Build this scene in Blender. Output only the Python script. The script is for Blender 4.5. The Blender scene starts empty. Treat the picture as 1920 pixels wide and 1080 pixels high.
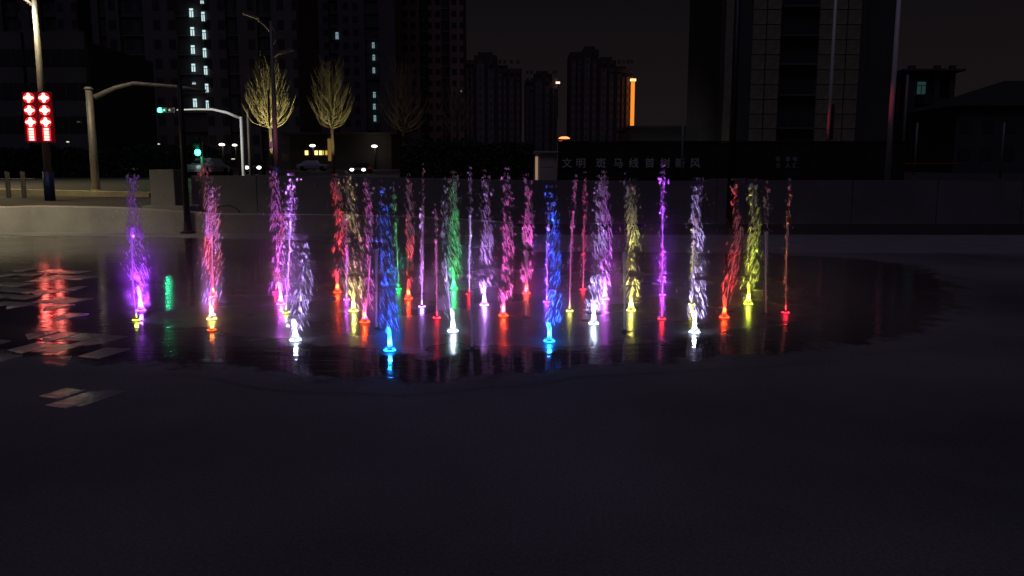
import bpy, bmesh, math, random
from mathutils import Vector, Matrix, noise
R = math.radians
rnd = random.Random(11)
sc = bpy.context.scene
C = sc.collection

# ------------------------------------------------------------------ camera, sky, ambient light, exposure
F, HOR, EYE = 1500.0, 328.0, 1.6          # focal length and horizon in the photograph's 1920 px frame
TH = math.atan((540 - HOR) / F)
cam_d = bpy.data.cameras.new("camera"); cam = bpy.data.objects.new("camera", cam_d); C.objects.link(cam)
cam.location = (0, 0, EYE); cam.rotation_euler = (math.pi / 2 - TH, 0, 0)
cam_d.sensor_width = 36; cam_d.lens = 36 * F / 1920; cam_d.clip_end = 3000; cam_d.clip_start = 0.05
sc.camera = cam
w = bpy.data.worlds.new("World"); sc.world = w; w.use_nodes = True
wt = w.node_tree; wt.nodes.clear()
wo = wt.nodes.new("ShaderNodeOutputWorld"); bg = wt.nodes.new("ShaderNodeBackground")
tc = wt.nodes.new("ShaderNodeTexCoord"); sx = wt.nodes.new("ShaderNodeSeparateXYZ"); cr = wt.nodes.new("ShaderNodeValToRGB")
wt.links.new(tc.outputs["Generated"], sx.inputs[0]); wt.links.new(sx.outputs["Z"], cr.inputs[0])
cr.color_ramp.elements[0].position = 0.0; cr.color_ramp.elements[0].color = (0.0185, 0.0135, 0.0135, 1)
cr.color_ramp.elements[1].position = 0.24; cr.color_ramp.elements[1].color = (0.0068, 0.0056, 0.0082, 1)
wt.links.new(cr.outputs[0], bg.inputs[0]); bg.inputs[1].default_value = 0.6
wt.links.new(bg.outputs[0], wo.inputs[0])
sun_d = bpy.data.lights.new("sun", "SUN"); sun = bpy.data.objects.new("sun", sun_d); C.objects.link(sun)
sun_d.energy = 0.145; sun_d.angle = R(25); sun_d.color = (0.68, 0.58, 1.0)
sun.rotation_euler = (R(24), 0, R(-14))
vs = sc.view_settings; vs.view_transform = 'Standard'; vs.look = 'None'; vs.exposure = 0; vs.gamma = 1; vs.use_curve_mapping = False
cy = sc.cycles
cy.max_bounces = 6; cy.diffuse_bounces = 2; cy.glossy_bounces = 3; cy.transmission_bounces = 4; cy.transparent_max_bounces = 24
cy.volume_bounces = 0; cy.sample_clamp_indirect = 2.0; cy.sample_clamp_direct = 0.0
cy.caustics_reflective = False; cy.caustics_refractive = False
cy.use_denoising = True

# ------------------------------------------------------------------ geometry of the photograph -> places in the world
ST, CT = math.sin(TH), math.cos(TH)
def ray(px, py):
    u = (px - 960) / F; v = (540 - py) / F
    return Vector((u, CT + v * ST, -ST + v * CT))
def at(px, py, D):
    d = ray(px, py); t = D / d.y
    return Vector((d.x * t, D, EYE + d.z * t))
def gnd(px, py, z=0.0):
    d = ray(px, py); t = (z - EYE) / d.z
    return Vector((d.x * t, d.y * t, z))
def gz(D):                                  # street terrace behind the plaza rises gently
    pts = [(26, .5), (30, .6), (60, 1.3), (100, 1.9), (150, 3.0), (260, 3.4), (3000, 3.4)]
    for (a, za), (b, zb) in zip(pts, pts[1:]):
        if D <= b: return za + (zb - za) * max(0, (D - a)) / (b - a)
    return 3.4

# ------------------------------------------------------------------ materials
def newmat(name):
    m = bpy.data.materials.new(name); m.use_nodes = True
    nt = m.node_tree; return m, nt, nt.nodes["Principled BSDF"]
def N(nt, t, **k):
    n = nt.nodes.new(t)
    for a, v in k.items(): setattr(n, a, v)
    return n
def mat(name, col, rough=.7, metal=0, var=.25, scale=6, bump=.15, spec=.5, stretch=(1, 1, 1)):
    m, nt, b = newmat(name); L = nt.links
    tcn = N(nt, "ShaderNodeTexCoord"); mp = N(nt, "ShaderNodeMapping"); mp.inputs["Scale"].default_value = stretch
    L.new(tcn.outputs["Object"], mp.inputs[0])
    n1 = N(nt, "ShaderNodeTexNoise"); n1.inputs["Scale"].default_value = scale; n1.inputs["Detail"].default_value = 6; n1.inputs["Roughness"].default_value = .65
    L.new(mp.outputs[0], n1.inputs[0])
    rp = N(nt, "ShaderNodeValToRGB")
    c = Vector(col)
    rp.color_ramp.elements[0].position = .3; rp.color_ramp.elements[0].color = (*(c * (1 - var)), 1)
    rp.color_ramp.elements[1].position = .7; rp.color_ramp.elements[1].color = (*(c * (1 + var)), 1)
    L.new(n1.outputs[0], rp.inputs[0]); L.new(rp.outputs[0], b.inputs["Base Color"])
    b.inputs["Roughness"].default_value = rough; b.inputs["Metallic"].default_value = metal; b.inputs["Specular IOR Level"].default_value = spec
    if bump:
        n2 = N(nt, "ShaderNodeTexNoise"); n2.inputs["Scale"].default_value = scale * 7; n2.inputs["Detail"].default_value = 4
        L.new(mp.outputs[0], n2.inputs[0])
        bp = N(nt, "ShaderNodeBump"); bp.inputs["Strength"].default_value = bump; bp.inputs["Distance"].default_value = .02
        L.new(n2.outputs[0], bp.inputs["Height"]); L.new(bp.outputs[0], b.inputs["Normal"])
    return m
def emat(name, col, s):
    m, nt, b = newmat(name)
    b.inputs["Base Color"].default_value = (.02, .02, .02, 1)
    b.inputs["Emission Color"].default_value = (*col, 1); b.inputs["Emission Strength"].default_value = s
    return m
M = {}
M['concrete'] = mat('concrete', (.27, .26, .245), .85, var=.2, scale=1.3, bump=.3)
M['render_wall'] = mat('painted_render', (.21, .205, .21), .8, var=.2, scale=.6, bump=.15)
M['pillar'] = mat('pillar_stone', (.27, .26, .25), .75, var=.12, scale=2)
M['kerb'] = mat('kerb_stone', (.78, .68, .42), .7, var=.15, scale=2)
M['asphalt'] = mat('asphalt', (.06, .058, .055), .8, var=.3, scale=.8, bump=.3)
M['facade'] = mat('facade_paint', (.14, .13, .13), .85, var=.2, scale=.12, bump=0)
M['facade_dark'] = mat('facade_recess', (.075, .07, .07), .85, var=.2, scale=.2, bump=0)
M['facade_tan'] = mat('facade_tan_panel', (.16, .15, .12), .8, var=.3, scale=.5, bump=.1)
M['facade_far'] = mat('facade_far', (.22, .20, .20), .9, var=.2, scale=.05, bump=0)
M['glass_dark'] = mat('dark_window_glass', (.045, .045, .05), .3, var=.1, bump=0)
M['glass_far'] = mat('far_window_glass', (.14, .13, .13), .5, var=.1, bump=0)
M['lit_steel'] = mat('light_paled_steel', (.78, .78, .76), .5, var=.05, bump=0)  # steel paled in colour so the poles look lamplit
M['black'] = mat('black_metal', (.012, .012, .014), .5, var=.2, bump=.05)
M['steel'] = mat('galvanised_steel', (.42, .41, .40), .5, .3, var=.1, scale=8, bump=.05)
M['steel_dim'] = mat('grey_painted_steel', (.22, .21, .21), .55, .2, var=.1, scale=8, bump=.05)
M['blue'] = mat('blue_sleeve', (.03, .07, .22), .5, var=.2, bump=.05)
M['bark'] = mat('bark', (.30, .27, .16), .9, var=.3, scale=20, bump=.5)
M['bark_paled'] = mat('paled_bark', (.34, .26, .20), .9, var=.3, scale=20, bump=.5)  # paled bark stands in for faint light on the dim trees
M['trunk_shade_bark'] = mat('trunk_shade_bark', (.09, .075, .06), .9, var=.3, scale=20, bump=.5)  # darkened colour makes the trunks look less lit than the crowns
M['hedge'] = mat('hedge_leaf', (.045, .085, .03), .7, var=.5, scale=3, bump=0)
M['dark_leaf'] = mat('dark_leaf', (.03, .04, .025), .8, var=.5, scale=2, bump=0)
M['letter'] = mat('sign_letter', (.75, .72, .66), .6, var=.12, bump=0)
M['letter_dim'] = mat('small_sign_letter', (.5, .48, .48), .6, var=.12, bump=0)
M['hoarding'] = mat('dark_hoarding', (.022, .024, .022), .8, var=.3, scale=1, bump=.1)
M['car_white'] = mat('car_white', (.5, .52, .52), .3, var=.05, bump=0)
M['car_dark'] = mat('car_dark', (.05, .045, .04), .3, var=.05, bump=0)
M['rubber'] = mat('rubber', (.02, .02, .02), .8, bump=.05)
M['red_paint'] = mat('red_paint', (.5, .03, .03), .5, var=.1, bump=0)
M['red_panel'] = emat('red_glow_panel', (1, .002, .02), .06)  # faint emission stands in for the red glow around the knots
M['booth'] = mat('booth_panel', (.6, .54, .48), .7, var=.12, scale=2, bump=0)

def ground_mat():
    m, nt, b = newmat('plaza_paving'); L = nt.links
    tcn = N(nt, "ShaderNodeTexCoord")
    n0 = N(nt, "ShaderNodeTexNoise"); n0.inputs["Scale"].default_value = .35; n0.inputs["Detail"].default_value = 5
    n1 = N(nt, "ShaderNodeTexNoise"); n1.inputs["Scale"].default_value = 55; n1.inputs["Detail"].default_value = 5; n1.inputs["Roughness"].default_value = .75
    L.new(tcn.outputs["Object"], n0.inputs[0]); L.new(tcn.outputs["Object"], n1.inputs[0])
    r0 = N(nt, "ShaderNodeValToRGB"); r0.color_ramp.elements[0].position = .3; r0.color_ramp.elements[0].color = (.12, .118, .12, 1)
    r0.color_ramp.elements[1].position = .7; r0.color_ramp.elements[1].color = (.27, .265, .27, 1)
    r1 = N(nt, "ShaderNodeValToRGB"); r1.color_ramp.elements[0].position = .3; r1.color_ramp.elements[0].color = (.6, .6, .6, 1)
    r1.color_ramp.elements[1].position = .7; r1.color_ramp.elements[1].color = (1.25, 1.25, 1.25, 1)
    mx = N(nt, "ShaderNodeMixRGB", blend_type='MULTIPLY'); mx.inputs[0].default_value = 1
    L.new(n0.outputs[0], r0.inputs[0]); L.new(n1.outputs[0], r1.inputs[0]); L.new(r0.outputs[0], mx.inputs[1]); L.new(r1.outputs[0], mx.inputs[2])
    L.new(mx.outputs[0], b.inputs["Base Color"]); b.inputs["Roughness"].default_value = .85; b.inputs["Specular IOR Level"].default_value = .25
    bp = N(nt, "ShaderNodeBump"); bp.inputs["Strength"].default_value = .5; bp.inputs["Distance"].default_value = .006
    L.new(n1.outputs[0], bp.inputs["Height"]); L.new(bp.outputs[0], b.inputs["Normal"])
    return m
def wet_mat(name, base, r_lo, r_hi, ripple=.25, rs=9.0, split=(.42, .6), sp=.5):
    """wet paving: dark stone under a thin film of water, smooth where the film is deep"""
    m, nt, b = newmat(name); L = nt.links
    tcn = N(nt, "ShaderNodeTexCoord")
    n0 = N(nt, "ShaderNodeTexNoise"); n0.inputs["Scale"].default_value = .8; n0.inputs["Detail"].default_value = 6
    L.new(tcn.outputs["Object"], n0.inputs[0])
    rp = N(nt, "ShaderNodeMapRange"); rp.inputs["From Min"].default_value = split[0]; rp.inputs["From Max"].default_value = split[1]
    rp.inputs["To Min"].default_value = r_lo; rp.inputs["To Max"].default_value = r_hi
    L.new(n0.outputs[0], rp.inputs[0]); L.new(rp.outputs[0], b.inputs["Roughness"])
    cx = N(nt, "ShaderNodeMapRange"); cx.inputs["From Min"].default_value = .3; cx.inputs["From Max"].default_value = .7
    cx.inputs["To Min"].default_value = .75; cx.inputs["To Max"].default_value = 1.3
    L.new(n0.outputs[0], cx.inputs[0])
    ml = N(nt, "ShaderNodeVectorMath", operation='SCALE'); ml.inputs[0].default_value = base
    L.new(cx.outputs[0], ml.inputs["Scale"]); L.new(ml.outputs[0], b.inputs["Base Color"])
    b.inputs["Specular IOR Level"].default_value = sp
    mp = N(nt, "ShaderNodeMapping"); mp.inputs["Scale"].default_value = (.32, 1.15, 1); L.new(tcn.outputs["Object"], mp.inputs[0])
    n2 = N(nt, "ShaderNodeTexNoise"); n2.inputs["Scale"].default_value = rs; n2.inputs["Detail"].default_value = 3; n2.inputs["Distortion"].default_value = .6
    L.new(mp.outputs[0], n2.inputs[0])
    bp = N(nt, "ShaderNodeBump"); bp.inputs["Strength"].default_value = ripple; bp.inputs["Distance"].default_value = .012
    L.new(n2.outputs[0], bp.inputs["Height"]); L.new(bp.outputs[0], b.inputs["Normal"])
    return m
M['ground'] = ground_mat()
M['wet'] = wet_mat('wet_paving', (.014, .012, .014), .05, .12, ripple=.38, rs=7)
M['wet_rough'] = wet_mat('splashed_paving', (.06, .055, .06), .24, .40, ripple=.7, rs=16, sp=.45)
M['puddle'] = wet_mat('wet_paver_glint', (.42, .415, .39), .14, .30, ripple=.9, rs=9, sp=1.0)  # pale base puts the lamp glints into the stone colour

def blend_mat(name, A_, B_, lo=.0, hi=1.0, ns=3.5):
    """surface A at the sheet's rim, surface B inside, with a ragged damp transition that follows the mesh attribute 'wet'"""
    m = A_.copy(); m.name = name; nt = m.node_tree; L = nt.links
    out = next(n for n in nt.nodes if n.type == 'OUTPUT_MATERIAL'); pa = next(n for n in nt.nodes if n.type == 'BSDF_PRINCIPLED')
    mp_ = {}
    for n in B_.node_tree.nodes:
        if n.type == 'OUTPUT_MATERIAL': continue
        q = nt.nodes.new(n.bl_idname); mp_[n.name] = q
        for at_ in ('operation', 'blend_type'):
            if hasattr(n, at_): setattr(q, at_, getattr(n, at_))
        for i, o in zip(n.inputs, q.inputs):
            if hasattr(i, 'default_value'):
                try: o.default_value = i.default_value
                except Exception: pass
        if n.type == 'VALTORGB':
            for e, f in zip(n.color_ramp.elements, q.color_ramp.elements): f.position = e.position; f.color = e.color
    for l in B_.node_tree.links:
        if l.to_node.type == 'OUTPUT_MATERIAL': continue
        fi = list(l.from_node.outputs).index(l.from_socket); ti = list(l.to_node.inputs).index(l.to_socket)
        L.new(mp_[l.from_node.name].outputs[fi], mp_[l.to_node.name].inputs[ti])
    pb = next(q for q in mp_.values() if q.type == 'BSDF_PRINCIPLED')
    at_ = N(nt, "ShaderNodeAttribute"); at_.attribute_name = 'wet'
    t = N(nt, "ShaderNodeTexCoord"); n = N(nt, "ShaderNodeTexNoise"); n.inputs["Scale"].default_value = ns; n.inputs["Detail"].default_value = 6; n.inputs["Roughness"].default_value = .6
    L.new(t.outputs["Object"], n.inputs[0])
    sc_ = N(nt, "ShaderNodeMapRange"); sc_.inputs["From Min"].default_value = .25; sc_.inputs["From Max"].default_value = .75; sc_.inputs["To Min"].default_value = -.35; sc_.inputs["To Max"].default_value = .35
    L.new(n.outputs[0], sc_.inputs[0])
    ad = N(nt, "ShaderNodeMath", operation='ADD'); L.new(at_.outputs["Fac"], ad.inputs[0]); L.new(sc_.outputs[0], ad.inputs[1])
    mr = N(nt, "ShaderNodeMapRange", interpolation_type='SMOOTHSTEP'); mr.inputs["From Min"].default_value = .38; mr.inputs["From Max"].default_value = .85
    L.new(ad.outputs[0], mr.inputs[0])
    mx = N(nt, "ShaderNodeMixShader"); L.new(mr.outputs[0], mx.inputs[0]); L.new(pa.outputs[0], mx.inputs[1]); L.new(pb.outputs[0], mx.inputs[2]); L.new(mx.outputs[0], out.inputs[0])
    return m
M['wet_edge'] = blend_mat('wet_paving_with_damp_edge', M['ground'], M['wet'])
M['splash_edge'] = blend_mat('splashed_paving_edge', M['wet'], M['wet_rough'])

def water_mat(name, col, diff, trans, gloss, clear, rough=.15):
    m = bpy.data.materials.new(name); m.use_nodes = True; nt = m.node_tree; nt.nodes.clear(); L = nt.links
    o = N(nt, "ShaderNodeOutputMaterial")
    a = N(nt, "ShaderNodeBsdfDiffuse"); a.inputs[0].default_value = (*col, 1)
    t = N(nt, "ShaderNodeBsdfTranslucent"); t.inputs[0].default_value = (*col, 1)
    g = N(nt, "ShaderNodeBsdfGlossy"); g.inputs["Roughness"].default_value = rough
    k = N(nt, "ShaderNodeBsdfTransparent")
    m1 = N(nt, "ShaderNodeMixShader"); m1.inputs[0].default_value = trans / (diff + trans)
    L.new(a.outputs[0], m1.inputs[1]); L.new(t.outputs[0], m1.inputs[2])
    m2 = N(nt, "ShaderNodeMixShader"); m2.inputs[0].default_value = gloss
    L.new(m1.outputs[0], m2.inputs[1]); L.new(g.outputs[0], m2.inputs[2])
    m3 = N(nt, "ShaderNodeMixShader"); m3.inputs[0].default_value = clear
    L.new(m2.outputs[0], m3.inputs[1]); L.new(k.outputs[0], m3.inputs[2])
    L.new(m3.outputs[0], o.inputs[0]); return m
M['spray'] = water_mat('spray_water', (.92, .93, .95), .5, .5, .2, .15)
M['stem'] = water_mat('stem_water', (.9, .9, .93), .5, .5, .15, .45)
M['head'] = water_mat('jet_base_water', (.95, .95, .95), .4, .6, .05, .55)

# ------------------------------------------------------------------ mesh helpers
class MB:
    def __init__(s): s.v = []; s.f = []
    def box(s, x0, x1, y0, y1, z0, z1):
        b = len(s.v)
        s.v += [(x, y, z) for z in (z0, z1) for y in (y0, y1) for x in (x0, x1)]
        s.f += [tuple(b + i for i in q) for q in ((0, 2, 3, 1), (4, 5, 7, 6), (0, 1, 5, 4), (2, 6, 7, 3), (0, 4, 6, 2), (1, 3, 7, 5))]
        return s
    def tube(s, pts, rads, n=10, cap=True):
        b = len(s.v); pts = [Vector(p) for p in pts]
        if not hasattr(rads, '__len__'): rads = [rads] * len(pts)
        for i, p in enumerate(pts):
            d = (pts[min(i + 1, len(pts) - 1)] - pts[max(i - 1, 0)]).normalized()
            a = d.cross(Vector((0, 1, 0)) if abs(d.y) < .9 else Vector((1, 0, 0))).normalized(); c = d.cross(a)
            for k in range(n):
                t = 2 * math.pi * k / n
                s.v.append(tuple(p + (a * math.cos(t) + c * math.sin(t)) * rads[i]))
        for i in range(len(pts) - 1):
            for k in range(n):
                s.f.append((b + i * n + k, b + i * n + (k + 1) % n, b + (i + 1) * n + (k + 1) % n, b + (i + 1) * n + k))
        if cap:
            s.f.append(tuple(b + k for k in range(n))[::-1]); e = b + (len(pts) - 1) * n
            s.f.append(tuple(e + k for k in range(n)))
        return s
    def lathe(s, prof, n=20, c=(0, 0, 0)):
        b = len(s.v)
        for r, z in prof:
            for k in range(n):
                t = 2 * math.pi * k / n; s.v.append((c[0] + r * math.cos(t), c[1] + r * math.sin(t), c[2] + z))
        for i in range(len(prof) - 1):
            for k in range(n):
                s.f.append((b + i * n + k, b + i * n + (k + 1) % n, b + (i + 1) * n + (k + 1) % n, b + (i + 1) * n + k))
        return s
    def drop(s, p, d, L, r, n=4):
        """one elongated drop of water: a pointed spindle along d"""
        d = d.normalized(); a = d.cross(Vector((.3, 1, .2))).normalized(); c = d.cross(a); b = len(s.v)
        s.v.append(tuple(p - d * L * .5)); s.v.append(tuple(p + d * L * .5))
        for z, q in ((-.22, 1.0), (.24, .72)):
            for k in range(n):
                t = 2 * math.pi * k / n
                s.v.append(tuple(p + d * L * z + (a * math.cos(t) + c * math.sin(t)) * r * q))
        for k in range(n):
            k2 = (k + 1) % n
            s.f += [(b, b + 2 + k2, b + 2 + k), (b + 2 + k, b + 2 + k2, b + 2 + n + k2, b + 2 + n + k), (b + 1, b + 2 + n + k, b + 2 + n + k2)]
        return s
    def build(s, name, m, parent=None, loc=(0, 0, 0), smooth=False, **props):
        me = bpy.data.meshes.new(name); me.from_pydata(s.v, [], s.f); me.update()
        if smooth: me.polygons.foreach_set("use_smooth", [True] * len(me.polygons))
        me.materials.append(m if not isinstance(m, str) else M[m])
        return link(name, me, parent, loc, **props)
def link(name, me, parent=None, loc=(0, 0, 0), rot=None, **props):
    o = bpy.data.objects.new(name, me); C.objects.link(o); o.location = loc
    if rot: o.rotation_euler = rot
    if parent: o.parent = parent
    for k, v in props.items(): o[k] = v
    return o
def thing(name, label, cat, loc=(0, 0, 0), group=None, rotz=0):
    o = bpy.data.objects.new(name, None); C.objects.link(o); o.location = loc; o.rotation_euler.z = rotz
    o.empty_display_size = .2; o['label'] = label; o['category'] = cat
    if group: o['group'] = group
    return o
def tag(o, label, cat, group=None):
    o['label'] = label; o['category'] = cat
    if group: o['group'] = group
    return o
def light(kind, name, energy, col, parent, loc, size=.05, **k):
    d = bpy.data.lights.new(name, kind); d.energy = energy; d.color = col
    if kind in ('POINT', 'SPOT'): d.shadow_soft_size = size
    for a, v in k.items():
        if a != 'rot': setattr(d, a, v)
    o = bpy.data.objects.new(name, d); C.objects.link(o); o.location = loc; o.parent = parent
    if 'rot' in k: o.rotation_euler = k['rot']
    return o
def bevel(o, wd=.02, seg=2):
    b = o.modifiers.new('bevel', 'BEVEL'); b.width = wd; b.segments = seg; b.limit_method = 'ANGLE'; return o

# ------------------------------------------------------------------ the ground: plaza, wet fountain floor, street terrace
g = MB(); g.v = [(-900, -60, 0), (900, -60, 0), (900, 26.9, 0), (-900, 26.9, 0)]; g.f = [(0, 1, 2, 3)]
g.build('plaza_ground', 'ground', kind='structure')
def sheet(name, m, outline, z, **props):
    b = MB(); b.v = [(p[0], p[1], z) for p in outline]; b.f = [tuple(range(len(b.v)))]
    o = b.build(name, m, **props); return o
def rim_sheet(name, m, outline, z, cx, cy, fx, fy, **props):
    b = MB(); n = len(outline)
    b.v = [(p[0], p[1], z) for p in outline] + [(cx + (p[0] - cx) * fx, cy + (p[1] - cy) * fy, z) for p in outline]
    b.f = [(i, (i + 1) % n, n + (i + 1) % n, n + i) for i in range(n)] + [tuple(range(n, 2 * n))]
    o = b.build(name, m, **props)
    a = o.data.attributes.new('wet', 'FLOAT', 'POINT'); a.data.foreach_set('value', [0.0] * n + [1.0] * n)
    return o
def wobble(cx, cy, rx, ry, amp, n=160, seed=0, fr=1.6):
    out = []
    for k in range(n):
        t = 2 * math.pi * k / n; c, s_ = math.cos(t), math.sin(t)
        q = 1 + amp * noise.noise(Vector((c * fr + seed, s_ * fr, seed * .7))) + amp * .35 * noise.noise(Vector((c * fr * 5 + seed, s_ * fr * 5, 3.1)))
        out.append((cx + rx * c * q, cy + ry * s_ * q))
    return out
# wet floor: near edge follows the shore seen in the photograph, far edge behind the jets
near = [(-60, 684), (0, 692), (100, 697), (160, 699), (260, 703), (370, 706), (480, 724), (560, 733), (650, 738), (740, 741), (830, 734), (930, 728), (1010, 716),
        (1100, 708), (1190, 704), (1290, 697), (1400, 688), (1520, 676), (1640, 664), (1760, 650), (1850, 622), (1900, 580), (1880, 535), (1800, 498), (1660, 482), (1500, 475),
        (1200, 468), (960, 462), (700, 452), (480, 446), (300, 443), (120, 440), (-40, 440), (-260, 445), (-420, 470), (-500, 540), (-420, 628), (-220, 666)]
shore = []
for i, p in enumerate(near):
    q = near[(i + 1) % len(near)]
    for k in range(7):
        t = k / 7; a = gnd(p[0] + (q[0] - p[0]) * t, p[1] + (q[1] - p[1]) * t)
        am = .012 * a.y
        shore.append((a.x + am * noise.noise(Vector((a.x * 3, a.y * 3, 0))), a.y + 1.1 * am * noise.noise(Vector((a.x * 2.3, a.y * 2.3, 5)))))
rim_sheet('wet_floor', 'wet_edge', shore, .0012, 0, 12, .84, .90, kind='structure')
# splashed rougher floor under and around the jets, ends in an uneven front edge
front = [(160, 612), (300, 626), (430, 656), (600, 668), (680, 684), (790, 688), (860, 676), (900, 682), (1010, 676), (1090, 668), (1180, 668), (1250, 660), (1330, 650), (1440, 630), (1540, 610), (1600, 575),
         (1540, 535), (1430, 515), (1200, 505), (900, 500), (600, 508), (430, 535), (345, 572), (225, 590)]
sp_ = []
for i, p in enumerate(front):
    q = front[(i + 1) % len(front)]
    for k in range(6):
        t = k / 6; a = gnd(p[0] + (q[0] - p[0]) * t, p[1] + (q[1] - p[1]) * t)
        sp_.append((a.x + .12 * noise.noise(Vector((a.x * 3, a.y * 3, 0))), a.y + .3 * noise.noise(Vector((a.x * 2.2, a.y * 2.2, 5)))))
rim_sheet('splashed_floor', 'splash_edge', sp_, .0024, 0, 11, .86, .84, kind='structure')
# single wet pavers at left: each lies a little differently and breaks up the reflections
pv_ = thing('paver_field', 'slanting wet glossy pavers with broken reflections at the far left of the plaza', 'paving', (0, 0, .002))
pm = MB().box(-.128, .128, -.235, .235, -.03, 0)
pme = bpy.data.meshes.new('paver'); pme.from_pydata(pm.v, [], pm.f); pme.materials.append(M['puddle'])
rp2 = random.Random(5); rot = R(-15)
for i in range(-16, 17):
    for j in range(-14, 15):
        u, v = i * .275 + (j % 2) * .1, j * .49
        x = -5.6 + u * math.cos(rot) - v * math.sin(rot); y = 9.6 + u * math.sin(rot) + v * math.cos(rot)
        d = Vector((x, y - EYE * 0, -EYE)); py = 540 - F * ((d.z * CT + y * ST) / (y * CT - d.z * ST)); px = 960 + F * x / (y * CT - d.z * ST)
        bands = (505 < py < 578 and px < 165 - (py - 505) * .2) or (628 < py < 678 and px < 215) or (732 < py < 764 and 118 < px < 200) or (575 <= py <= 628 and 60 < px < 150)
        if px > -60 and bands and rp2.random() < (.55 if py < 600 else .7 if py < 700 else .8):
            link('paver', pme, pv_, (x, y, .0005 + rp2.uniform(0, .0015)), (R(rp2.gauss(1.0, .7)), R(rp2.gauss(0, .7)), rot + R(rp2.gauss(0, 1.2))))
for q in ((118, 738, 1), (140, 752, 0), (166, 749, 0)):
    a = gnd(q[0], q[1]); o = link('paver', pme, pv_, (a.x, a.y, .002), (R(1.5), 0, R(-22))); o.scale = (.8, .5 + .5 * (1 - q[2]) , 1)
# street terrace with its slope, out to the horizon
tb = MB(); ys = [26.9, 30, 60, 100, 150, 260, 1500]
for y in ys: tb.v += [(-900, y, gz(y)), (900, y, gz(y))]
for i in range(len(ys) - 1): tb.f.append((2 * i, 2 * i + 1, 2 * i + 3, 2 * i + 2))
tb.v += [(-900, 26.9, -.2), (900, 26.9, -.2)]; n_ = len(tb.v); tb.f.append((n_ - 2, n_ - 1, 1, 0))
tb.build('street', 'asphalt', kind='structure')

# low curved parapet in front of the terrace (left to middle)
pts = [(-260, 440, 380), (-120, 439, 383), (0, 437, 388), (60, 436, 386), (130, 436, 387), (220, 436, 389), (300, 437, 394), (400, 438, 401), (520, 438, 402), (640, 439, 403), (760, 440, 406), (860, 441, 411), (960, 442, 418)]
lw = MB()
for (px, pb, pt) in pts:
    a = gnd(px, pb); zt = at(px, pt, a.y).z
    lw.v += [(a.x, a.y, -.05), (a.x, a.y + .02, zt - .02), (a.x, a.y + .05, zt), (a.x, a.y + .42, zt), (a.x, a.y + .45, -.05)]
for i in range(len(pts) - 1):
    for k in range(4): lw.f.append((i * 5 + k, (i + 1) * 5 + k, (i + 1) * 5 + k + 1, i * 5 + k + 1))
lw.f += [(0, 1, 2, 3, 4), tuple((len(pts) - 1) * 5 + k for k in (4, 3, 2, 1, 0))]
tag(lw.build('low_parapet', 'concrete', smooth=False), 'long low pale concrete parapet behind the wet floor, lit yellowish at its left end', 'low wall')
# pale paving band at right, between wet floor and painted wall-foot shade
a0, a1, a2, a3 = gnd(1000, 472), gnd(2400, 478), gnd(2400, 441), gnd(1000, 441)
sheet('pale_paving_band', mat('pale_paving', (.26, .25, .265), .85, var=.2, scale=1.5, bump=.2), [a0, a1, a2, a3], .0015, kind='structure')
bd0 = gnd(1000, 440)
sheet('wall_foot_shade', mat('shade_dark_ground', (.035, .03, .03), .95, var=.3, scale=3, bump=.4), [(bd0.x, bd0.y, 0), (24, bd0.y, 0), (24, 26.3, 0), (bd0.x - .5, 26.3, 0)], .008, kind='structure')  # dark sheet puts the shade at the wall foot into colour

# retaining wall, 17 rendered panels with recessed joints
rw = thing('retaining_wall', 'long plain rendered retaining wall closing the plaza behind the fountain', 'wall', (0, 26.5, 0))
tops = [(357, 329), (480, 329), (620, 331), (760, 333), (900, 336), (1040, 338), (1180, 339), (1320, 339), (1345, 335), (1400, 334), (1440, 338), (1600, 338), (1760, 338), (1920, 340), (2100, 341), (2400, 343), (2800, 345)]
for (xa, ta), (xb, tb_) in zip(tops, tops[1:]):
    A, B = at(xa, ta, 26.5), at(xb, tb_, 26.5)
    b = MB(); j = .012
    b.v = [(A.x + j, 0, -.1), (B.x - j, 0, -.1), (B.x - j, 0, B.z), (A.x + j, 0, A.z), (A.x + j, .3, -.1), (B.x - j, .3, -.1), (B.x - j, .3, B.z), (A.x + j, .3, A.z)]
    b.f = [(0, 1, 2, 3), (5, 4, 7, 6), (3, 2, 6, 7), (1, 5, 6, 2), (4, 0, 3, 7)]
    b.build('wall_panel', 'render_wall', rw)
MB().box(at(357, 300, 26.5).x, at(2800, 300, 26.5).x, .05, .35, -.1, 1.2).build('wall_core', 'facade_dark', rw)
# square pillar at the wall's left end
A, B = at(279, 318, 25.6), at(325, 318, 25.6)
pl = thing('stone_pillar', 'square rendered pillar at the left end of the retaining wall', 'pillar', ((A.x + B.x) / 2, 25.6, 0))
hw = (B.x - A.x) / 2
bevel(MB().box(-hw, hw, 0, .7, 0, A.z).build('shaft', 'pillar', pl), .02)
bevel(MB().box(-hw - .25, hw + .5, -.12, .9, 0, at(300, 386, 25.4).z).build('plinth', 'pillar', pl), .02)
A, B = at(329, 330, 26.9), at(352, 330, 26.9)
gt = thing('metal_gate', 'narrow dark metal gate between the pillar and the retaining wall', 'gate', ((A.x + B.x) / 2, 26.3, 0))
hw = (B.x - A.x) / 2
for k in (-1, 1): MB().box(k * hw - .03, k * hw + .03, 0, .06, 0, 1.75).build('gate_post', 'black', gt)
for z in (.6, 1.15, 1.68): MB().box(-hw + .03, hw - .03, .01, .05, z, z + .05).build('rail', 'black', gt)
MB().box(-hw + .03, hw - .03, .052, .06, .62, 1.7).build('gate_sheet', mat('gate_red_brown', (.09, .045, .04), .6, bump=0), gt)
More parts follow.
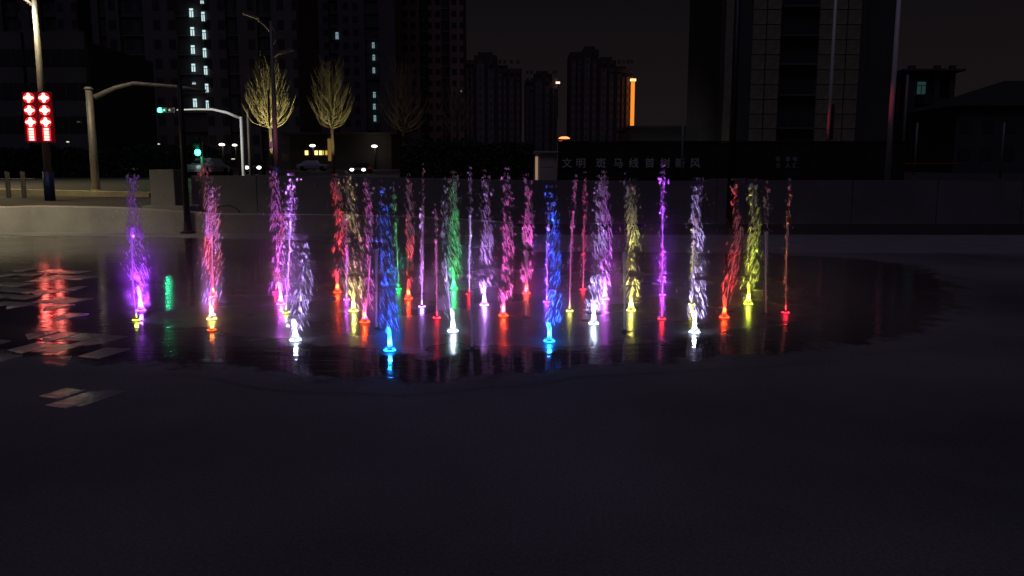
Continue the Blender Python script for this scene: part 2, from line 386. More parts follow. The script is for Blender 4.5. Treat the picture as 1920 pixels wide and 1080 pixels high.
# hoop leaning by the wall
hp = at(425, 396, 25.2); b = MB()
b.tube([(hp.x + .42 * math.cos(t), 25.2, hp.z - .12 + .30 * math.sin(t)) for t in [math.pi * k / 16 for k in range(17)]], .02, 8)
tag(b.build('metal_hoop', 'black', smooth=True), 'dark metal hoop rising behind the low parapet in front of the wall', 'hoop')

# pale kerb band on the street at left, lit by the lamps there
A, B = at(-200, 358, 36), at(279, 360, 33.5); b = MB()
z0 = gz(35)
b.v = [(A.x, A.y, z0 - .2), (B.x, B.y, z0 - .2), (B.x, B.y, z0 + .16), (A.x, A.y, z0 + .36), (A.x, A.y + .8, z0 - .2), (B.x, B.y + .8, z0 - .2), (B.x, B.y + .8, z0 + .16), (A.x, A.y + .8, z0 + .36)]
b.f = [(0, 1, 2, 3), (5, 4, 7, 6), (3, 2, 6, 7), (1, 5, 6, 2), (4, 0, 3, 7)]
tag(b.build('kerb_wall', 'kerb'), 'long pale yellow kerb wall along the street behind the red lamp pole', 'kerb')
# roadside rail at far left
A = at(-60, 336, 33); B = at(64, 336, 33)
rl = thing('road_railing', 'low grey street railing with two posts at the far left', 'railing', (A.x, 33, gz(33)))
Ln = B.x - A.x
MB().tube([(0, 0, A.z - gz(33)), (Ln, 0, A.z - gz(33))], .03, 8).build('top_rail', 'steel_dim', rl, smooth=True)
for px in (-40, 14, 43):
    x = at(px, 336, 33).x - A.x
    bevel(MB().box(x - .07, x + .07, -.07, .07, 0, at(px, 322, 33).z - gz(33)).build('post', 'steel_dim', rl), .02)

# ------------------------------------------------------------------ towers and other buildings behind the street
lit = emat('lit_window', (.62, .85, .88), 1.0)
lit2 = emat('lit_window_dim', (.45, .7, .8), .42)
win_me = {}
def pane_mesh(name, wd, h, m, frame=True):
    key = (name, round(wd, 2), round(h, 2), m.name)
    if key not in win_me:
        b = MB().box(-wd / 2, wd / 2, -.03, 0, -h / 2, h / 2)
        me = bpy.data.meshes.new(name); me.from_pydata(b.v, [], b.f); me.materials.append(m); win_me[key] = me
    return win_me[key]
def mull_mesh(wd, h):
    key = ('mullion', round(wd, 2), round(h, 2))
    if key not in win_me:
        e = .06; b = MB()
        b.box(-wd / 2 - e, -wd / 2 + .04, -.05, 0, -h / 2, h / 2).box(wd / 2 - .04, wd / 2 + e, -.05, 0, -h / 2, h / 2)
        b.box(-.045, .045, -.04, 0, -h / 2, h * .18).box(-wd / 2 + .04, wd / 2 - .04, -.045, 0, h * .18, h * .18 + .09)
        me = bpy.data.meshes.new('mullion'); me.from_pydata(b.v, [], b.f); me.materials.append(M['facade_dark']); win_me[key] = me
    return win_me[key]
def tower(name, label, cat, D, x0, x1, top, piers, wins, lits, floor_h=3.0, depth=14, wall='facade', recess='facade_dark', zmax=40, slabs=True, group='residential towers behind the street', lit_m=None, wsize=(1.1, 1.5)):
    """slab tower: recessed core, proud vertical piers, floor slabs, windows one by one in the columns wins (px)"""
    A, B = at(x0, HOR, D), at(x1, HOR, D); z0 = gz(D); H = top - z0; W = B.x - A.x
    t = thing(name, label, cat, (A.x, D, z0), group)
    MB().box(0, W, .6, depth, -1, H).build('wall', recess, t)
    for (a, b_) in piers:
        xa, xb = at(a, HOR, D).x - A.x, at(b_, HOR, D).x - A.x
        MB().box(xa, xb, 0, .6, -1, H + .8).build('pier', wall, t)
    sl = MB(); z = floor_h
    while slabs and z < min(H, zmax):
        for (a, b_), (c, d_) in zip(piers, piers[1:]):
            xa, xb = at(b_, HOR, D).x - A.x, at(c, HOR, D).x - A.x
            if xb - xa > .6: sl.box(xa, xb, .35, .6, z, z + .18)
        z += floor_h
    if sl.v: sl.build('floor_edges', wall, t, kind='stuff')
    me = pane_mesh('window', wsize[0], wsize[1], M['glass_dark'])
    for px in wins:
        x = at(px, HOR, D).x - A.x; z = floor_h * .55
        proud = any(at(a, HOR, D).x - A.x - .1 < x < at(b_, HOR, D).x - A.x + .1 for a, b_ in piers)
        while z < min(H, zmax):
            link('window', me, t, (x, -.01 if proud else .59, z)); z += floor_h
    for (px, py, wpx, hpx) in lits:
        p = at(px, py, D - .1)
        o = link('lit_window', pane_mesh('lit_window', wpx * D / F, hpx * D / F, lit_m or lit), t, (p.x - A.x, -.12, p.z - z0))
        if wpx > 4: link('mullion', mull_mesh(wpx * D / F, hpx * D / F), o, (0, -.03, 0))
    return t
def wins_between(a, b, step): 
    out = []; x = a
    while x < b: out.append(x); x += step
    return out
tower('apartment_tower', 'tall dark tower at the far left rising behind the low block', 'tower', 150, -120, 166, 62, [(-120, -60), (-30, 30), (58, 100), (128, 166)], wins_between(-20, 165, 26), [], zmax=34)
t1 = tower('apartment_tower', 'tall dark tower with two columns of lit stairwell windows', 'tower', 132, 192, 566, 60,
      [(192, 204), (218, 242), (286, 344), (394, 436), (458, 494), (520, 566)], wins_between(230, 340, 27) + wins_between(402, 566, 27),
      [(359, 24, 8, 15), (361, 59, 8, 15), (362, 93, 8, 15), (363, 127, 8, 14), (364, 156, 7, 4), (366, 193, 8, 15),
       (379, 3, 7, 7), (381, 31, 7, 16), (383, 65, 7, 16), (384, 99, 7, 16), (386, 132, 7, 15), (388, 165, 7, 15), (389, 196, 6, 14)], zmax=34)
t2 = tower('apartment_tower', 'dark tower with one column of small lit windows near its right edge', 'tower', 195, 576, 746, 92,
      [(576, 592), (606, 624), (642, 690), (716, 746)], wins_between(584, 690, 18), [(632, 67, 6, 12), (700, 85, 5, 10), (701, 108, 5, 10), (701, 132, 5, 10), (702, 178, 5, 10), (702, 200, 5, 10), (703, 222, 5, 11)],
      zmax=46, lit_m=lit2, wsize=(1.3, 1.5))
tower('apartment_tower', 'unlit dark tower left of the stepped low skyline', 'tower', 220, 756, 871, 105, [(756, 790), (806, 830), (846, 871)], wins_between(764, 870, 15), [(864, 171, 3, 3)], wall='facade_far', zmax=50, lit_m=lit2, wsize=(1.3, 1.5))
def ztop(py, D): return at(960, py, D).z
for (lb, D, x0, x1, steps) in (
        ('dark stepped tower right of the tall unlit one, no lit windows', 300, 873, 978, [(873, 890, 112), (890, 932, 103), (932, 952, 122), (952, 978, 128)]),
        ('narrow dark tower with a small lamp beside its roof', 330, 984, 1044, [(984, 1000, 150), (1000, 1034, 138), (1034, 1044, 148)]),
        ('dark stepped tower edged with a vertical orange light strip', 300, 1067, 1184, [(1067, 1090, 97), (1090, 1120, 92), (1120, 1152, 112), (1152, 1170, 124), (1170, 1184, 136)])):
    A = at(x0, HOR, D); z0 = gz(D); t = thing('apartment_tower', lb, 'tower', (A.x, D, z0), 'residential towers behind the street')
    for (a, b_, py) in steps:
        xa, xb = at(a, HOR, D).x - A.x, at(b_, HOR, D).x - A.x; H = ztop(py, D) - z0
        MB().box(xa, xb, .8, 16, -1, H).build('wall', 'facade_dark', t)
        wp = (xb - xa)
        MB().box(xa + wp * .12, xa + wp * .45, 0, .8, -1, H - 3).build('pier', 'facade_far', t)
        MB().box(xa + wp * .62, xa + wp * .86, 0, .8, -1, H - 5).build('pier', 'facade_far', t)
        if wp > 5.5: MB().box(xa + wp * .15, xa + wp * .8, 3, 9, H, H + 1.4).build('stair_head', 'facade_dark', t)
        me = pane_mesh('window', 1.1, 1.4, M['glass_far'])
        for k in range(2, 14):
            for q in (.28, .74): link('window', me, t, (xa + wp * q, -.01, k * 3.0))
    if x0 == 1067:
        p = at(1186, 192, D - 1); hh = 84 * D / F
        s_ = MB()
        for k in range(14):
            s_.box(-.62, .62, -.5, .5, -hh / 2 + k * hh / 14 + .04, -hh / 2 + (k + 1) * hh / 14 - .04)
        s_.build('light_strip', emat('orange_strip', (1, .27, .03), 1.15), t, (p.x - A.x, -1, p.z - z0))
        q = at(1187, 150, D - 1); MB().box(-1, 1, -.5, .5, -.4, .4).build('strip_cap', emat('orange_cap', (1, .5, .2), 2.5), t, (q.x - A.x, -1.1, q.z - z0))
    if x0 == 984:
        q = at(1046, 155, D - 1); MB().tube([(0, 0, -14), (0, 0, 0)], .12, 6).build('lamp_mast', 'black', t, (q.x - A.x, 0, q.z - z0))
        MB().box(-.8, .8, -.3, .3, -.35, .35).build('roof_lamp', emat('amber_lamp', (1, .62, .45), 2.2), t, (q.x - A.x, -1, q.z - z0))
# low block far left in front of its tower
t = tower('low_block', 'lower pale block at the far left below the towers', 'building', 75, -150, 176, ztop(76, 75), [(-150, 60), (66, 176)], wins_between(-20, 176, 24),
          [(148, 228, 7, 3)], wall='facade', group=None, zmax=30, lit_m=emat('faint_lamp', (.5, .5, .45), .25))
# right-hand tower: tan panel piers, floor joints, dark window bays with pale sills
D = 85; A = at(1345, HOR, D); z0 = gz(D)
t = thing('panelled_tower', 'near dark tower at right with tan panels and stacked window bays', 'tower', (A.x, D, z0))
def X(px): return at(px, HOR, D).x - A.x
MB().box(0, X(1612), .5, 16, -1, 42).build('wall', 'facade_dark', t)
MB().box(X(1612), X(1690), 3, 18, -1, 42).build('side_wing', 'facade_dark', t)
mg = mat('panel_mesh', (.32, .31, .20), .85, var=.3, scale=1.5, bump=.1)
for (a, b_, m_) in ((1402, 1426, mg), (1428, 1453, mg), (1524, 1548, mg), (1550, 1574, mg), (1576, 1600, mg)):
    wv = X(b_) - X(a); me = None; k = 0
    while k < 17:
        z = ztop(268, D) - z0 + k * 1.505
        if z + 1.4 < 42:
            if me is None:
                bb = MB().box(0, wv, 0, .18, 0, 1.42); me = bpy.data.meshes.new('panel'); me.from_pydata(bb.v, [], bb.f); me.materials.append(m_)
            link('panel', me, t, (X(a) + .02, .32 + rnd.uniform(-.02, .02), z))
        k += 1
for k, py in enumerate((242, 180, 122, 68, 13)):
    z = ztop(py, D) - z0
    MB().box(X(1455), X(1522), -.1, .5, z, z + .22).build('sill', 'facade', t)
    me = pane_mesh('window', (X(1522) - X(1455)) / 3 - .12, 2.3, M['glass_dark'])
    for q in range(3): link('window', me, t, (X(1455) + (q + .5) * (X(1522) - X(1455)) / 3, .48, z + 1.55))
MB().box(X(1352), X(1368), .1, .5, -1, 42).build('pier', mg, t)
# far right block with one dim green window
D = 110
t = tower('corner_block', 'dark flat-roofed block at right with one dim green window', 'building', D, 1692, 1778, ztop(134, D), [(1692, 1704), (1740, 1750), (1768, 1778)], [1716, 1758], [(1727, 165, 17, 22)], wall='facade_dark', group=None, zmax=16,
          lit_m=emat('dim_green_window', (.10, .30, .26), .12), wsize=(1.2, 1.4))
MB().box(-1, at(1778, HOR, D).x - at(1692, HOR, D).x + 1, -.6, 14, ztop(134, D) - gz(D), ztop(130, D) - gz(D)).build('roof_slab', 'facade_dark', t)
D = 95; A = at(1785, HOR, D); B = at(2100, HOR, D); H0, H1 = ztop(192, D), ztop(140, D)
t = thing('hip_roofed_building', 'long dark building with a sloping roof at the far right', 'building', (A.x, D, gz(D)))
W = B.x - A.x
MB().box(0, W, 0, 12, -1, H0 - gz(D) - .4).build('wall', 'facade_dark', t)
b = MB(); e = H0 - gz(D) - .4; r_ = H1 - gz(D)
b.v = [(-.6, -.6, e), (W + .6, -.6, e), (W + .6, 12.6, e), (-.6, 12.6, e), (W * .45, 6, r_), (W * .6, 6, r_)]; b.f = [(0, 1, 5, 4), (1, 2, 5), (2, 3, 4, 5), (3, 0, 4), (3, 2, 1, 0)]
b.build('roof', 'hoarding', t)
me = pane_mesh('window', 1.3, 1.5, M['glass_dark'])
for r2 in (2.2, 5.4):
    for k in range(6): link('window', me, t, (1.2 + k * 2.6, -.01, r2))
# shop block with lit windows, far behind the trees
D = 126; A = at(545, HOR, D); z0 = gz(D)
t = thing('gatehouse', 'low building between two trees with a row of lit yellow windows', 'building', (A.x, D, z0))
def X(px): return at(px, HOR, D).x - A.x
MB().box(0, X(735), 0, 9, -.5, ztop(252, D) - z0).build('wall', 'facade_dark', t)
MB().box(-1, X(735) + 1, -1.5, 10, ztop(252, D) - z0, ztop(249, D) - z0).build('roof', 'facade_dark', t)
yw = emat('yellow_window', (1, .80, .32), 1.5); yw2 = emat('yellow_window_deep', (1, .62, .10), .7)
for (px, wd, m_) in ((575, 6, yw), (593, 6, yw), (601, 5, yw), (606, 3, yw2), (612, 4, yw2)):
    p = at(px, 286.5, D); link('lit_window', pane_mesh('lit_window', wd * D / F, 8 * D / F, m_), t, (p.x - A.x, -.05, p.z - z0))
p = at(619, 281, D); MB().box(-.3, .3, -.2, 0, -1.7, 1.7).build('lit_wall_strip', emat('ochre_wall_glow', (1, .6, .15), .16), t, (p.x - A.x, -.05, p.z - z0))  # strip of wall, its yellow lamplight put in as emission
# low dark masses on the skyline right of the orange strip
D = 120; A, B = at(1182, HOR, D), at(1288, HOR, D)
t = thing('low_hall', 'low flat dark hall below the orange light strip', 'building', (A.x, D, gz(D)))
MB().box(0, B.x - A.x, 0, 14, -.5, ztop(240, D) - gz(D)).build('wall', 'facade_dark', t)
MB().box(-.5, B.x - A.x + .4, -.5, 14.5, ztop(240, D) - gz(D), ztop(236, D) - gz(D)).build('roof', 'facade_dark', t)
# small canopy with red sign, glowing orange
D = 200; p = at(1058, 260, D)
t = thing('lit_canopy', 'small far canopy glowing orange with a red sign under it', 'canopy', (p.x, D, gz(D)))
zz = p.z - gz(D)
MB().lathe([(0, .5), (.8, .45), (1.35, .15), (1.4, 0), (0, 0)], 20).build('canopy_top', emat('orange_canopy', (1, .26, .08), 2.6), t, (0, 0, zz))
MB().tube([(-1.0, 0, 0), (-1.0, 0, zz)], .12, 8).build('post', 'black', t)
q = at(1051, 267.5, D); MB().box(-.4, .4, -.1, .1, -.45, .45).build('sign_box', emat('red_sign', (1, .10, .06), 1.8), t, (q.x - p.x, -.3, q.z - gz(D)))
light('POINT', 'canopy_light', 900, (1, .25, .12), t, (0, -2, zz + 3), .4)

# ------------------------------------------------------------------ hedges, boundary hoarding, booth
def foliage(name, x0, x1, D, depth, zt0, zt1, n, m, label, cat, sz=.16, parent=None, rag=.3):
    b = MB(); zb = gz(D)
    b2 = MB().box(0, x1 - x0, .25, depth - .2, 0, min(zt0, zt1) - zb - .35)
    t = thing(name, label, cat, (x0, D, zb))
    b2.build('hedge_core', 'dark_leaf', t)
    r2 = random.Random(int(abs(x0) * 10) + n)
    for k in range(n):
        x = r2.uniform(0, x1 - x0); u = x / (x1 - x0); zt = zt0 + (zt1 - zt0) * u - zb
        zt += rag * noise.noise(Vector((x * .6 + x0, 0, 1.3))) * 2
        if r2.random() < .65: p = Vector((x, r2.uniform(-.05, .25), r2.uniform(0, zt)))
        else: p = Vector((x, r2.uniform(0, depth), zt - abs(r2.gauss(0, .12))))
        a = Vector((r2.gauss(0, 1), r2.gauss(0, 1), r2.gauss(0, 1))).normalized() * sz * r2.uniform(.6, 1.3)
        c = Vector((r2.gauss(0, 1), r2.gauss(0, 1), r2.gauss(0, 1))).normalized() * sz * r2.uniform(.4, .8)
        i = len(b.v); b.v += [tuple(p - a), tuple(p + c), tuple(p + a), tuple(p - c)]; b.f.append((i, i + 1, i + 2, i + 3))
    b.build('foliage', m, t); return t
A, B = at(748, 262, 46), at(1000, 262, 46)
foliage('clipped_hedge', A.x, B.x, 46, 1.6, A.z, B.z, 5200, 'hedge', 'tall dark green hedge behind the middle of the wall', 'hedge', .10)
A, B = at(-160, 281, 66), at(400, 279, 66)
foliage('clipped_hedge', A.x, B.x, 66, 2, A.z, B.z, 9000, 'dark_leaf', 'long nearly black hedge behind the traffic poles at left', 'hedge', .2)
A, B = at(1296, 240, 118), at(1352, 240, 118)
foliage('far_tree_clump', A.x, B.x, 118, 5, at(960, 240, 118).z, at(960, 243, 118).z, 2500, 'dark_leaf', 'rounded dark tree clump beside the low hall, before the panelled tower', 'trees', .45, rag=1.2)

D = 42; A = at(1046, 268, D); B = at(1700, 264, D); z0 = gz(D)
t = thing('slogan_wall', 'long dark boundary wall carrying pale slogan characters, behind the right of the fountain', 'wall', (A.x, D, z0))
npan = 11; W = (B.x - A.x) / npan
for k in range(npan): MB().box(k * W + .01, (k + 1) * W - .01, 0, .12, 0, A.z - z0 + (.0 if k % 2 else .02)).build('wall_panel', 'hoarding', t)
MB().box(0, npan * W, -.04, .16, A.z - z0 + .02, A.z - z0 + .1).build('coping', 'hoarding', t)
def char(ch, px, py, hpx, m, par, D, px0):
    c = bpy.data.curves.new('slogan_character', 'FONT'); c.body = ch; c.size = hpx * D / F * 1.12; c.extrude = .02; c.offset = .012 * c.size
    c.align_x = 'CENTER'; c.align_y = 'CENTER'; c.resolution_u = 2
    c.materials.append(M[m]); p = at(px, py, D)
    o = bpy.data.objects.new('slogan_character', c); C.objects.link(o); o.rotation_euler = (math.pi / 2, 0, 0)
    o.location = (p.x - px0.x, -.03, p.z - z0); o.parent = par
    return o
for ch, px in zip("文明斑马线首树新风", (1063, 1089, 1127, 1159, 1188, 1218, 1247, 1275, 1303)): char(ch, px, 307, 17, 'letter', t, D - .02, A)
for row, py in (("区泰电", 299), ("合人汇", 311)):
    for ch, px in zip(row, (1459, 1477, 1490)): char(ch, px, py, 8.5, 'letter_dim', t, D - .02, A)
D = 40; A, B = at(1003, 288, D), at(1044, 288, D); z0 = gz(D)
t = thing('guard_booth', 'small pale booth at the left end of the slogan wall', 'booth', (A.x, D, z0)); W = B.x - A.x; H = A.z - z0
bevel(MB().box(0, W, 0, 1.6, 0, H).build('wall', 'booth', t), .02)
bevel(MB().box(-.08, W + .08, -.15, 1.8, H, H + .12).build('roof', 'steel', t), .02)
MB().box(.22, W - .12, -.02, 0, .1, H - .7).build('door', 'booth', t)
MB().box(.22, W - .12, -.02, 0, H - .66, H - .12).build('window', 'booth', t)
MB().box(.02, .14, -.04, 0, 0, H - .15).build('edge_lamp', emat('booth_strip', (1, .62, .42), .30), t)
# barrier gate at right
D = 44; p = at(1640, 312, D)
t = thing('barrier_gate', 'red parking barrier housing with a long thin arm right of the pole', 'barrier', (p.x, D, gz(D)))
bevel(MB().box(-.32, .32, -.15, .15, p.z - gz(D) - .22, p.z - gz(D) + .22).build('housing', emat('red_box_glow', (.5, .01, .02), .16), t), .02)  # housing is no lamp; its visible red is put in as emission
MB().box(-.12, .12, -.1, .1, 0, p.z - gz(D) - .22).build('leg', 'black', t)
MB().tube([(.3, 0, p.z - gz(D) + .14), (4.5, 0, p.z - gz(D) + .14)], .035, 6).build('arm', 'red_paint', t)

# ------------------------------------------------------------------ poles, lamps and signals
def zrel(px, py, D): return at(px, py, D).z - gz(D)
warm = (1, .80, .42)
# lamp pole with red knot lights
D = 31; A = at(80, 200, D); z0 = gz(D)
xb = at(95, 380, D).x
t = thing('street_lamp_pole', 'street lamp pole with glowing red knot lanterns and a blue sleeve', 'street lamp', (A.x, D, z0))
MB().tube([(0, 0, 0), (0, 0, 4), (0, 0, zrel(70, -2, D))], [.15, .12, .085], 14).build('pole', 'steel_dim', t, smooth=True)
MB().tube([(0, 0, .0), (0, 0, zrel(92, 322, D))], .19, 14).build('blue_sleeve', 'blue', t, smooth=True)
zt = zrel(70, -2, D)
MB().tube([(0, 0, zt - .3), (-.5, -.1, zt + .15), (-1.5, -.3, zt + .3)], [.07, .06, .05], 10).build('arm', 'steel', t, smooth=True)
bevel(MB().box(-1.55, .9, -.5, -.12, zt + .02, zt + .14).build('lamp_head', 'steel', t), .03)
MB().box(-1.3, .7, -.46, -.16, zt - .02, zt + .019).build('lamp_lens', emat('warm_lens', (1, .88, .6), 9), t)
light('SPOT', 'lamp_light', 650, warm, t, (-.3, -.4, zt - .1), .25, spot_size=R(150), spot_blend=.6)
knot_core = emat('knot_core', (1, .18, .14), 8.0); knot_rim = emat('knot_rim', (1, .012, .035), 1.6)
cs = [MB(), MB()]
for sgn, cx in ((-1, 66), (1, 94)):
    s_ = at(cx, 220, D).x - A.x
    pn = MB().box(s_ - .26, s_ + .26, -.30, -.22, zrel(80, 267, D), zrel(80, 174, D)).build('lantern_panel', 'red_panel', t)
    for py in (185, 208, 230):
        zc = zrel(80, py, D)
        cb = MB()
        for (dx, dz, r_) in ((0, 0, .115), (.13, 0, .05), (-.13, 0, .05), (0, .13, .045), (0, -.13, .045)):
            cb.lathe([(0, 0), (r_, 0), (r_, .05), (r_ * .6, .08), (0, .085)], 10)
            for i in range(len(cb.v) - 50, len(cb.v)):
                x, y, z = cb.v[i]; cb.v[i] = (s_ + dx + x, -.31 - z, zc + dz + y)
        cb.build('knot_light', knot_core, t, label='glowing red knot lantern')
        rb = MB()
        rb.tube([(s_ + .2 * math.cos(a), -.315, zc + .2 * math.sin(a) * .9) for a in [2 * math.pi * k / 24 for k in range(25)]], .014, 6)
        rb.build('knot_rim', knot_rim, t)
    for q in range(5):
        zc = zrel(80, 243 + q * 4.8, D)
        MB().box(s_ - .08, s_ + .08, -.35, -.305, zc - .034, zc + .034).build('tassel_light', knot_core, t, label='row of glowing tassel lights')
    for e_ in (-.13, .13):
        MB().box(s_ + e_ - .015, s_ + e_ + .015, -.34, -.305, zrel(80, 265, D), zrel(80, 240, D)).build('tassel_rim', knot_rim, t)
MB().box(-.5, .5, -.22, -.12, zrel(80, 232, D), zrel(80, 229, D)).build('bracket', 'black', t)
light('POINT', 'knot_light_glow', 9, (1, .03, .03), t, (0, -.7, zrel(80, 220, D)), .3)
# lamp just outside the frame at left, lighting the parapet
p = gnd(-70, 445)
t = thing('plaza_lamp', 'plaza lamp just beyond the left edge lighting the parapet', 'lamp', (p.x, p.y - 1.0, 0))
MB().tube([(0, 0, 0), (0, 0, 4.6)], [.07, .05], 12).build('pole', 'steel', t, smooth=True)
MB().lathe([(0, 4.6), (.22, 4.62), (.26, 4.8), (.1, 4.95), (0, 5.0)], 18).build('lamp_head', emat('plaza_lamp_glass', (1, .85, .55), 6), t, smooth=True)
light('SPOT', 'lamp_light', 1100, (1, .86, .55), t, (0, 0, 4.5), .2, spot_size=R(160), spot_blend=.8)

D = 42; A = at(-330, 300, D)
t = thing('street_lamp_pole', 'tall street lamp beyond the left edge lighting the kerb and poles', 'street lamp', (A.x, D, gz(D)))
MB().tube([(0, 0, 0), (0, 0, 8.6)], [.13, .08], 12).build('pole', 'steel', t, smooth=True)
bevel(MB().box(-.1, 1.2, -.18, .18, 8.6, 8.75).build('lamp_head', 'steel', t), .03)
MB().box(.2, 1.1, -.14, .14, 8.56, 8.599).build('lamp_lens', emat('warm_lens_far', (1, .85, .5), 4), t)
light('SPOT', 'lamp_light', 9000, (1, .80, .45), t, (.7, 0, 8.5), .2, spot_size=R(146), spot_blend=.35)
MB().lathe([(0, 0), (.2, 0), (.22, .25), (0, .3)], 14).build('added_floodlight', 'steel', t, (.4, .3, 7.8))  # added floodlight and its spot below, to brighten the farther traffic mast
fl = light('SPOT', 'flood_light', 16000, (1, .97, .9), t, (.6, .5, 7.8), .1, spot_size=R(34), spot_blend=.8)
fl.rotation_euler = (Vector((-20.0, 60, 4.2)) - Vector((A.x + .6, D + .5, gz(D) + 7.8))).to_track_quat('-Z', 'Y').to_euler()

def mast_arm(D, base_px, top, arm, label, hw=.13, m='steel'):
    A = at(base_px, 300, D); z0 = gz(D)
    t = thing('traffic_signal_mast', label, 'traffic mast', (A.x, D, z0), 'traffic signal masts')
    H = zrel(base_px, top, D)
    MB().tube([(0, 0, 0), (0, 0, H)], [hw, hw * .85], 14).build('pole', m, t, smooth=True)
    MB().lathe([(hw * 1.1, H), (hw * 1.15, H + .05), (hw * .6, H + .12), (0, H + .13)], 14).build('cap', m, t, smooth=True)
    MB().tube([(at(x, y, D).x - A.x, 0, zrel(x, y, D)) for x, y in arm], [.12, .10, .085, .06, .05][:len(arm)], 10).build('arm', m, t, smooth=True)
    MB().lathe([(hw * 2.2, 0), (hw * 2.2, .04), (hw * 1.2, .06), (hw * 1.1, .3)], 14).build('base_plate', m, t)
    return t, A, z0
mast_arm(35, 176, 168, [(178, 182), (215, 165), (250, 156), (330, 162), (386, 170)], 'nearer traffic mast with a thick pole and an arm reaching right', .17)
t, A, z0 = mast_arm(60, 456, 222, [(452, 222), (425, 211), (398, 205), (365, 205), (310, 207)], 'farther slim traffic mast with its arm reaching left to a green light', .14, 'lit_steel')
def signal_lamp(par, A, D, px, py, horiz, green, rad=.15):
    zc = zrel(px, py, D); x = at(px, py, D).x - A.x
    L_ = 1.1
    if horiz: bevel(MB().box(x - .25, x + L_, -.2, .05, zc - .2, zc + .2).build('signal_box', 'black', par), .03)
    else: bevel(MB().box(x - .2, x + .2, -.2, .05, zc - .22, zc + .95).build('signal_box', 'black', par), .03)
    for k in range(3):
        c = (x + k * .38, -.2, zc) if horiz else (x, -.2, zc + k * .36)
        b = MB().lathe([(0, .05), (rad * .6, .04), (rad, 0)], 16)
        b.v = [(c[0] + q[0], c[1] - q[2], c[2] + q[1]) for q in b.v]
        b.build('signal_lens', green if k == 0 else M['glass_dark'], par, label='lit green lens' if k == 0 else 'unlit lens')
        v = MB().tube([(c[0], c[1] - .02, c[2]), (c[0], c[1] - .16, c[2])], rad * 1.12, 14, cap=False)
        v.f = v.f[: len(v.f)]
        if k: v.build('visor', 'black', par)
grn = emat('green_lens', (.03, 1, .42), 16.0)
signal_lamp(t, A, 60, 302, 207, True, grn, .17)
light('POINT', 'signal_light', 45, (.03, 1, .42), t, (at(302, 207, 60).x - A.x, -.7, zrel(302, 207, 60)), .1)
D = 50; A = at(379, 300, D)
t = thing('pedestrian_signal', 'short pedestrian signal post with a green light behind the pink jets', 'traffic signal', (A.x, D, gz(D)))
MB().tube([(0, 0, 0), (0, 0, zrel(379, 267, D))], .09, 12).build('pole', 'steel', t, smooth=True)
signal_lamp(t, A, D, 373, 286, False, grn, .19)
light('POINT', 'signal_light', 22, (.03, 1, .42), t, (-.2, -.6, zrel(373, 286, D)), .1)
D = 55; A = at(469, 300, D)
t = thing('service_pole', 'slim bare service pole beside the farther traffic mast', 'pole', (A.x, D, gz(D)))
MB().tube([(0, 0, 0), (0, 0, zrel(464, 205, D))], [.12, .1], 10).build('shaft', mat('old_pole', (.33, .29, .22), .7), t, smooth=True)
MB().box(-.15, .15, -.15, .15, 0, .12).build('base', 'concrete', t)
# double-arm street lamp in front of the first tree
D = 45; A = at(514, 200, D)
t = thing('double_street_lamp', 'unlit double-armed street lamp standing before the first bright tree', 'street lamp', (A.x, D, gz(D)))
MB().tube([(0, 0, 0), (0, 0, 4), (0, 0, zrel(508, 40, D))], [.15, .12, .07], 14).build('pole', 'steel_dim', t, smooth=True)
MB().tube([(0, 0, 0), (0, 0, zrel(516, 314, D))], .19, 14).build('blue_sleeve', 'blue', t, smooth=True)
def arm(pts, nm='arm'): MB().tube([(at(x, y, D).x - A.x, 0, zrel(x, y, D)) for x, y in pts], .05, 8).build(nm, 'steel_dim', t, smooth=True)
arm([(509, 62), (497, 48), (482, 36), (474, 31)]); arm([(512, 108), (520, 102), (530, 98)])
arm([(509, 50), (516, 62), (516, 74), (510, 86)], 'brace')
for px, py, tl in ((470, 30, .16), (535, 97, -.12)):
    b = MB().box(-.45, .45, -.14, .14, -.05, .06); o = bevel(b.build('lamp_head', 'steel_dim', t, (at(px, py, D).x - A.x, 0, zrel(px, py, D))), .03); o.rotation_euler.y = tl * 2
bevel(MB().box(-.28, -.1, -.25, -.1, zrel(508, 278, D), zrel(508, 266, D)).build('control_box', 'steel', t), .02)
MB().box(-.32, -.27, -.1, .1, zrel(508, 236, D), zrel(508, 170, D)).build('lantern_panel', 'black', t, label='red knot lantern panel seen edge-on')
light('POINT', 'pole_tint_light', 26, (1, .3, .55), t, (.25, -1.4, zrel(508, 262, D)), .2)  # added pink light hanging before the pole; the panel itself is dark
# dark masts standing in the plaza and street
def plain_pole(px, pt, pb, D, zb, rad, m, label, name='dark_mast', r1=None, sleeve=None, glow=None):
    A = at(px, pb, D)
    t = thing(name, label, 'pole', (A.x, D, zb))
    H = at(px, pt, D).z - zb
    MB().tube([(0, 0, 0), (0, 0, H * .5), (0, 0, H)], [rad, (rad + (r1 or rad)) / 2, r1 or rad], 14).build('shaft', m, t, smooth=True)
    MB().lathe([(0, .0), (rad * 2.4, 0), (rad * 2.4, .05), (rad * 1.3, .08), (rad * 1.1, .3)], 14).build('base_plate', m, t)
    if sleeve: MB().tube([(0, 0, 0), (0, 0, at(px, sleeve, D).z - zb)], rad * 1.25, 12).build('blue_sleeve', 'blue', t, smooth=True)
    if glow:
        y0, y1, s_ = glow
        z_0, z_1 = at(px, y1, D).z - zb, at(px, y0, D).z - zb
        MB().box(rad * 1.1, rad * 1.1 + .03, -.3, .3, z_0, z_1).build('lantern_panel', 'black', t, label='red knot lantern panel seen edge-on')
        light('SPOT', 'pole_tint_light', s_ * 2.4, (1, .06, .10), t, (-1.3, -.5, (z_0 + z_1) / 2), .1, spot_size=R(80), spot_blend=.9, rot=(0, -math.pi / 2, .36))  # added spot beside the pole tints it red; the panel is dark
    return t
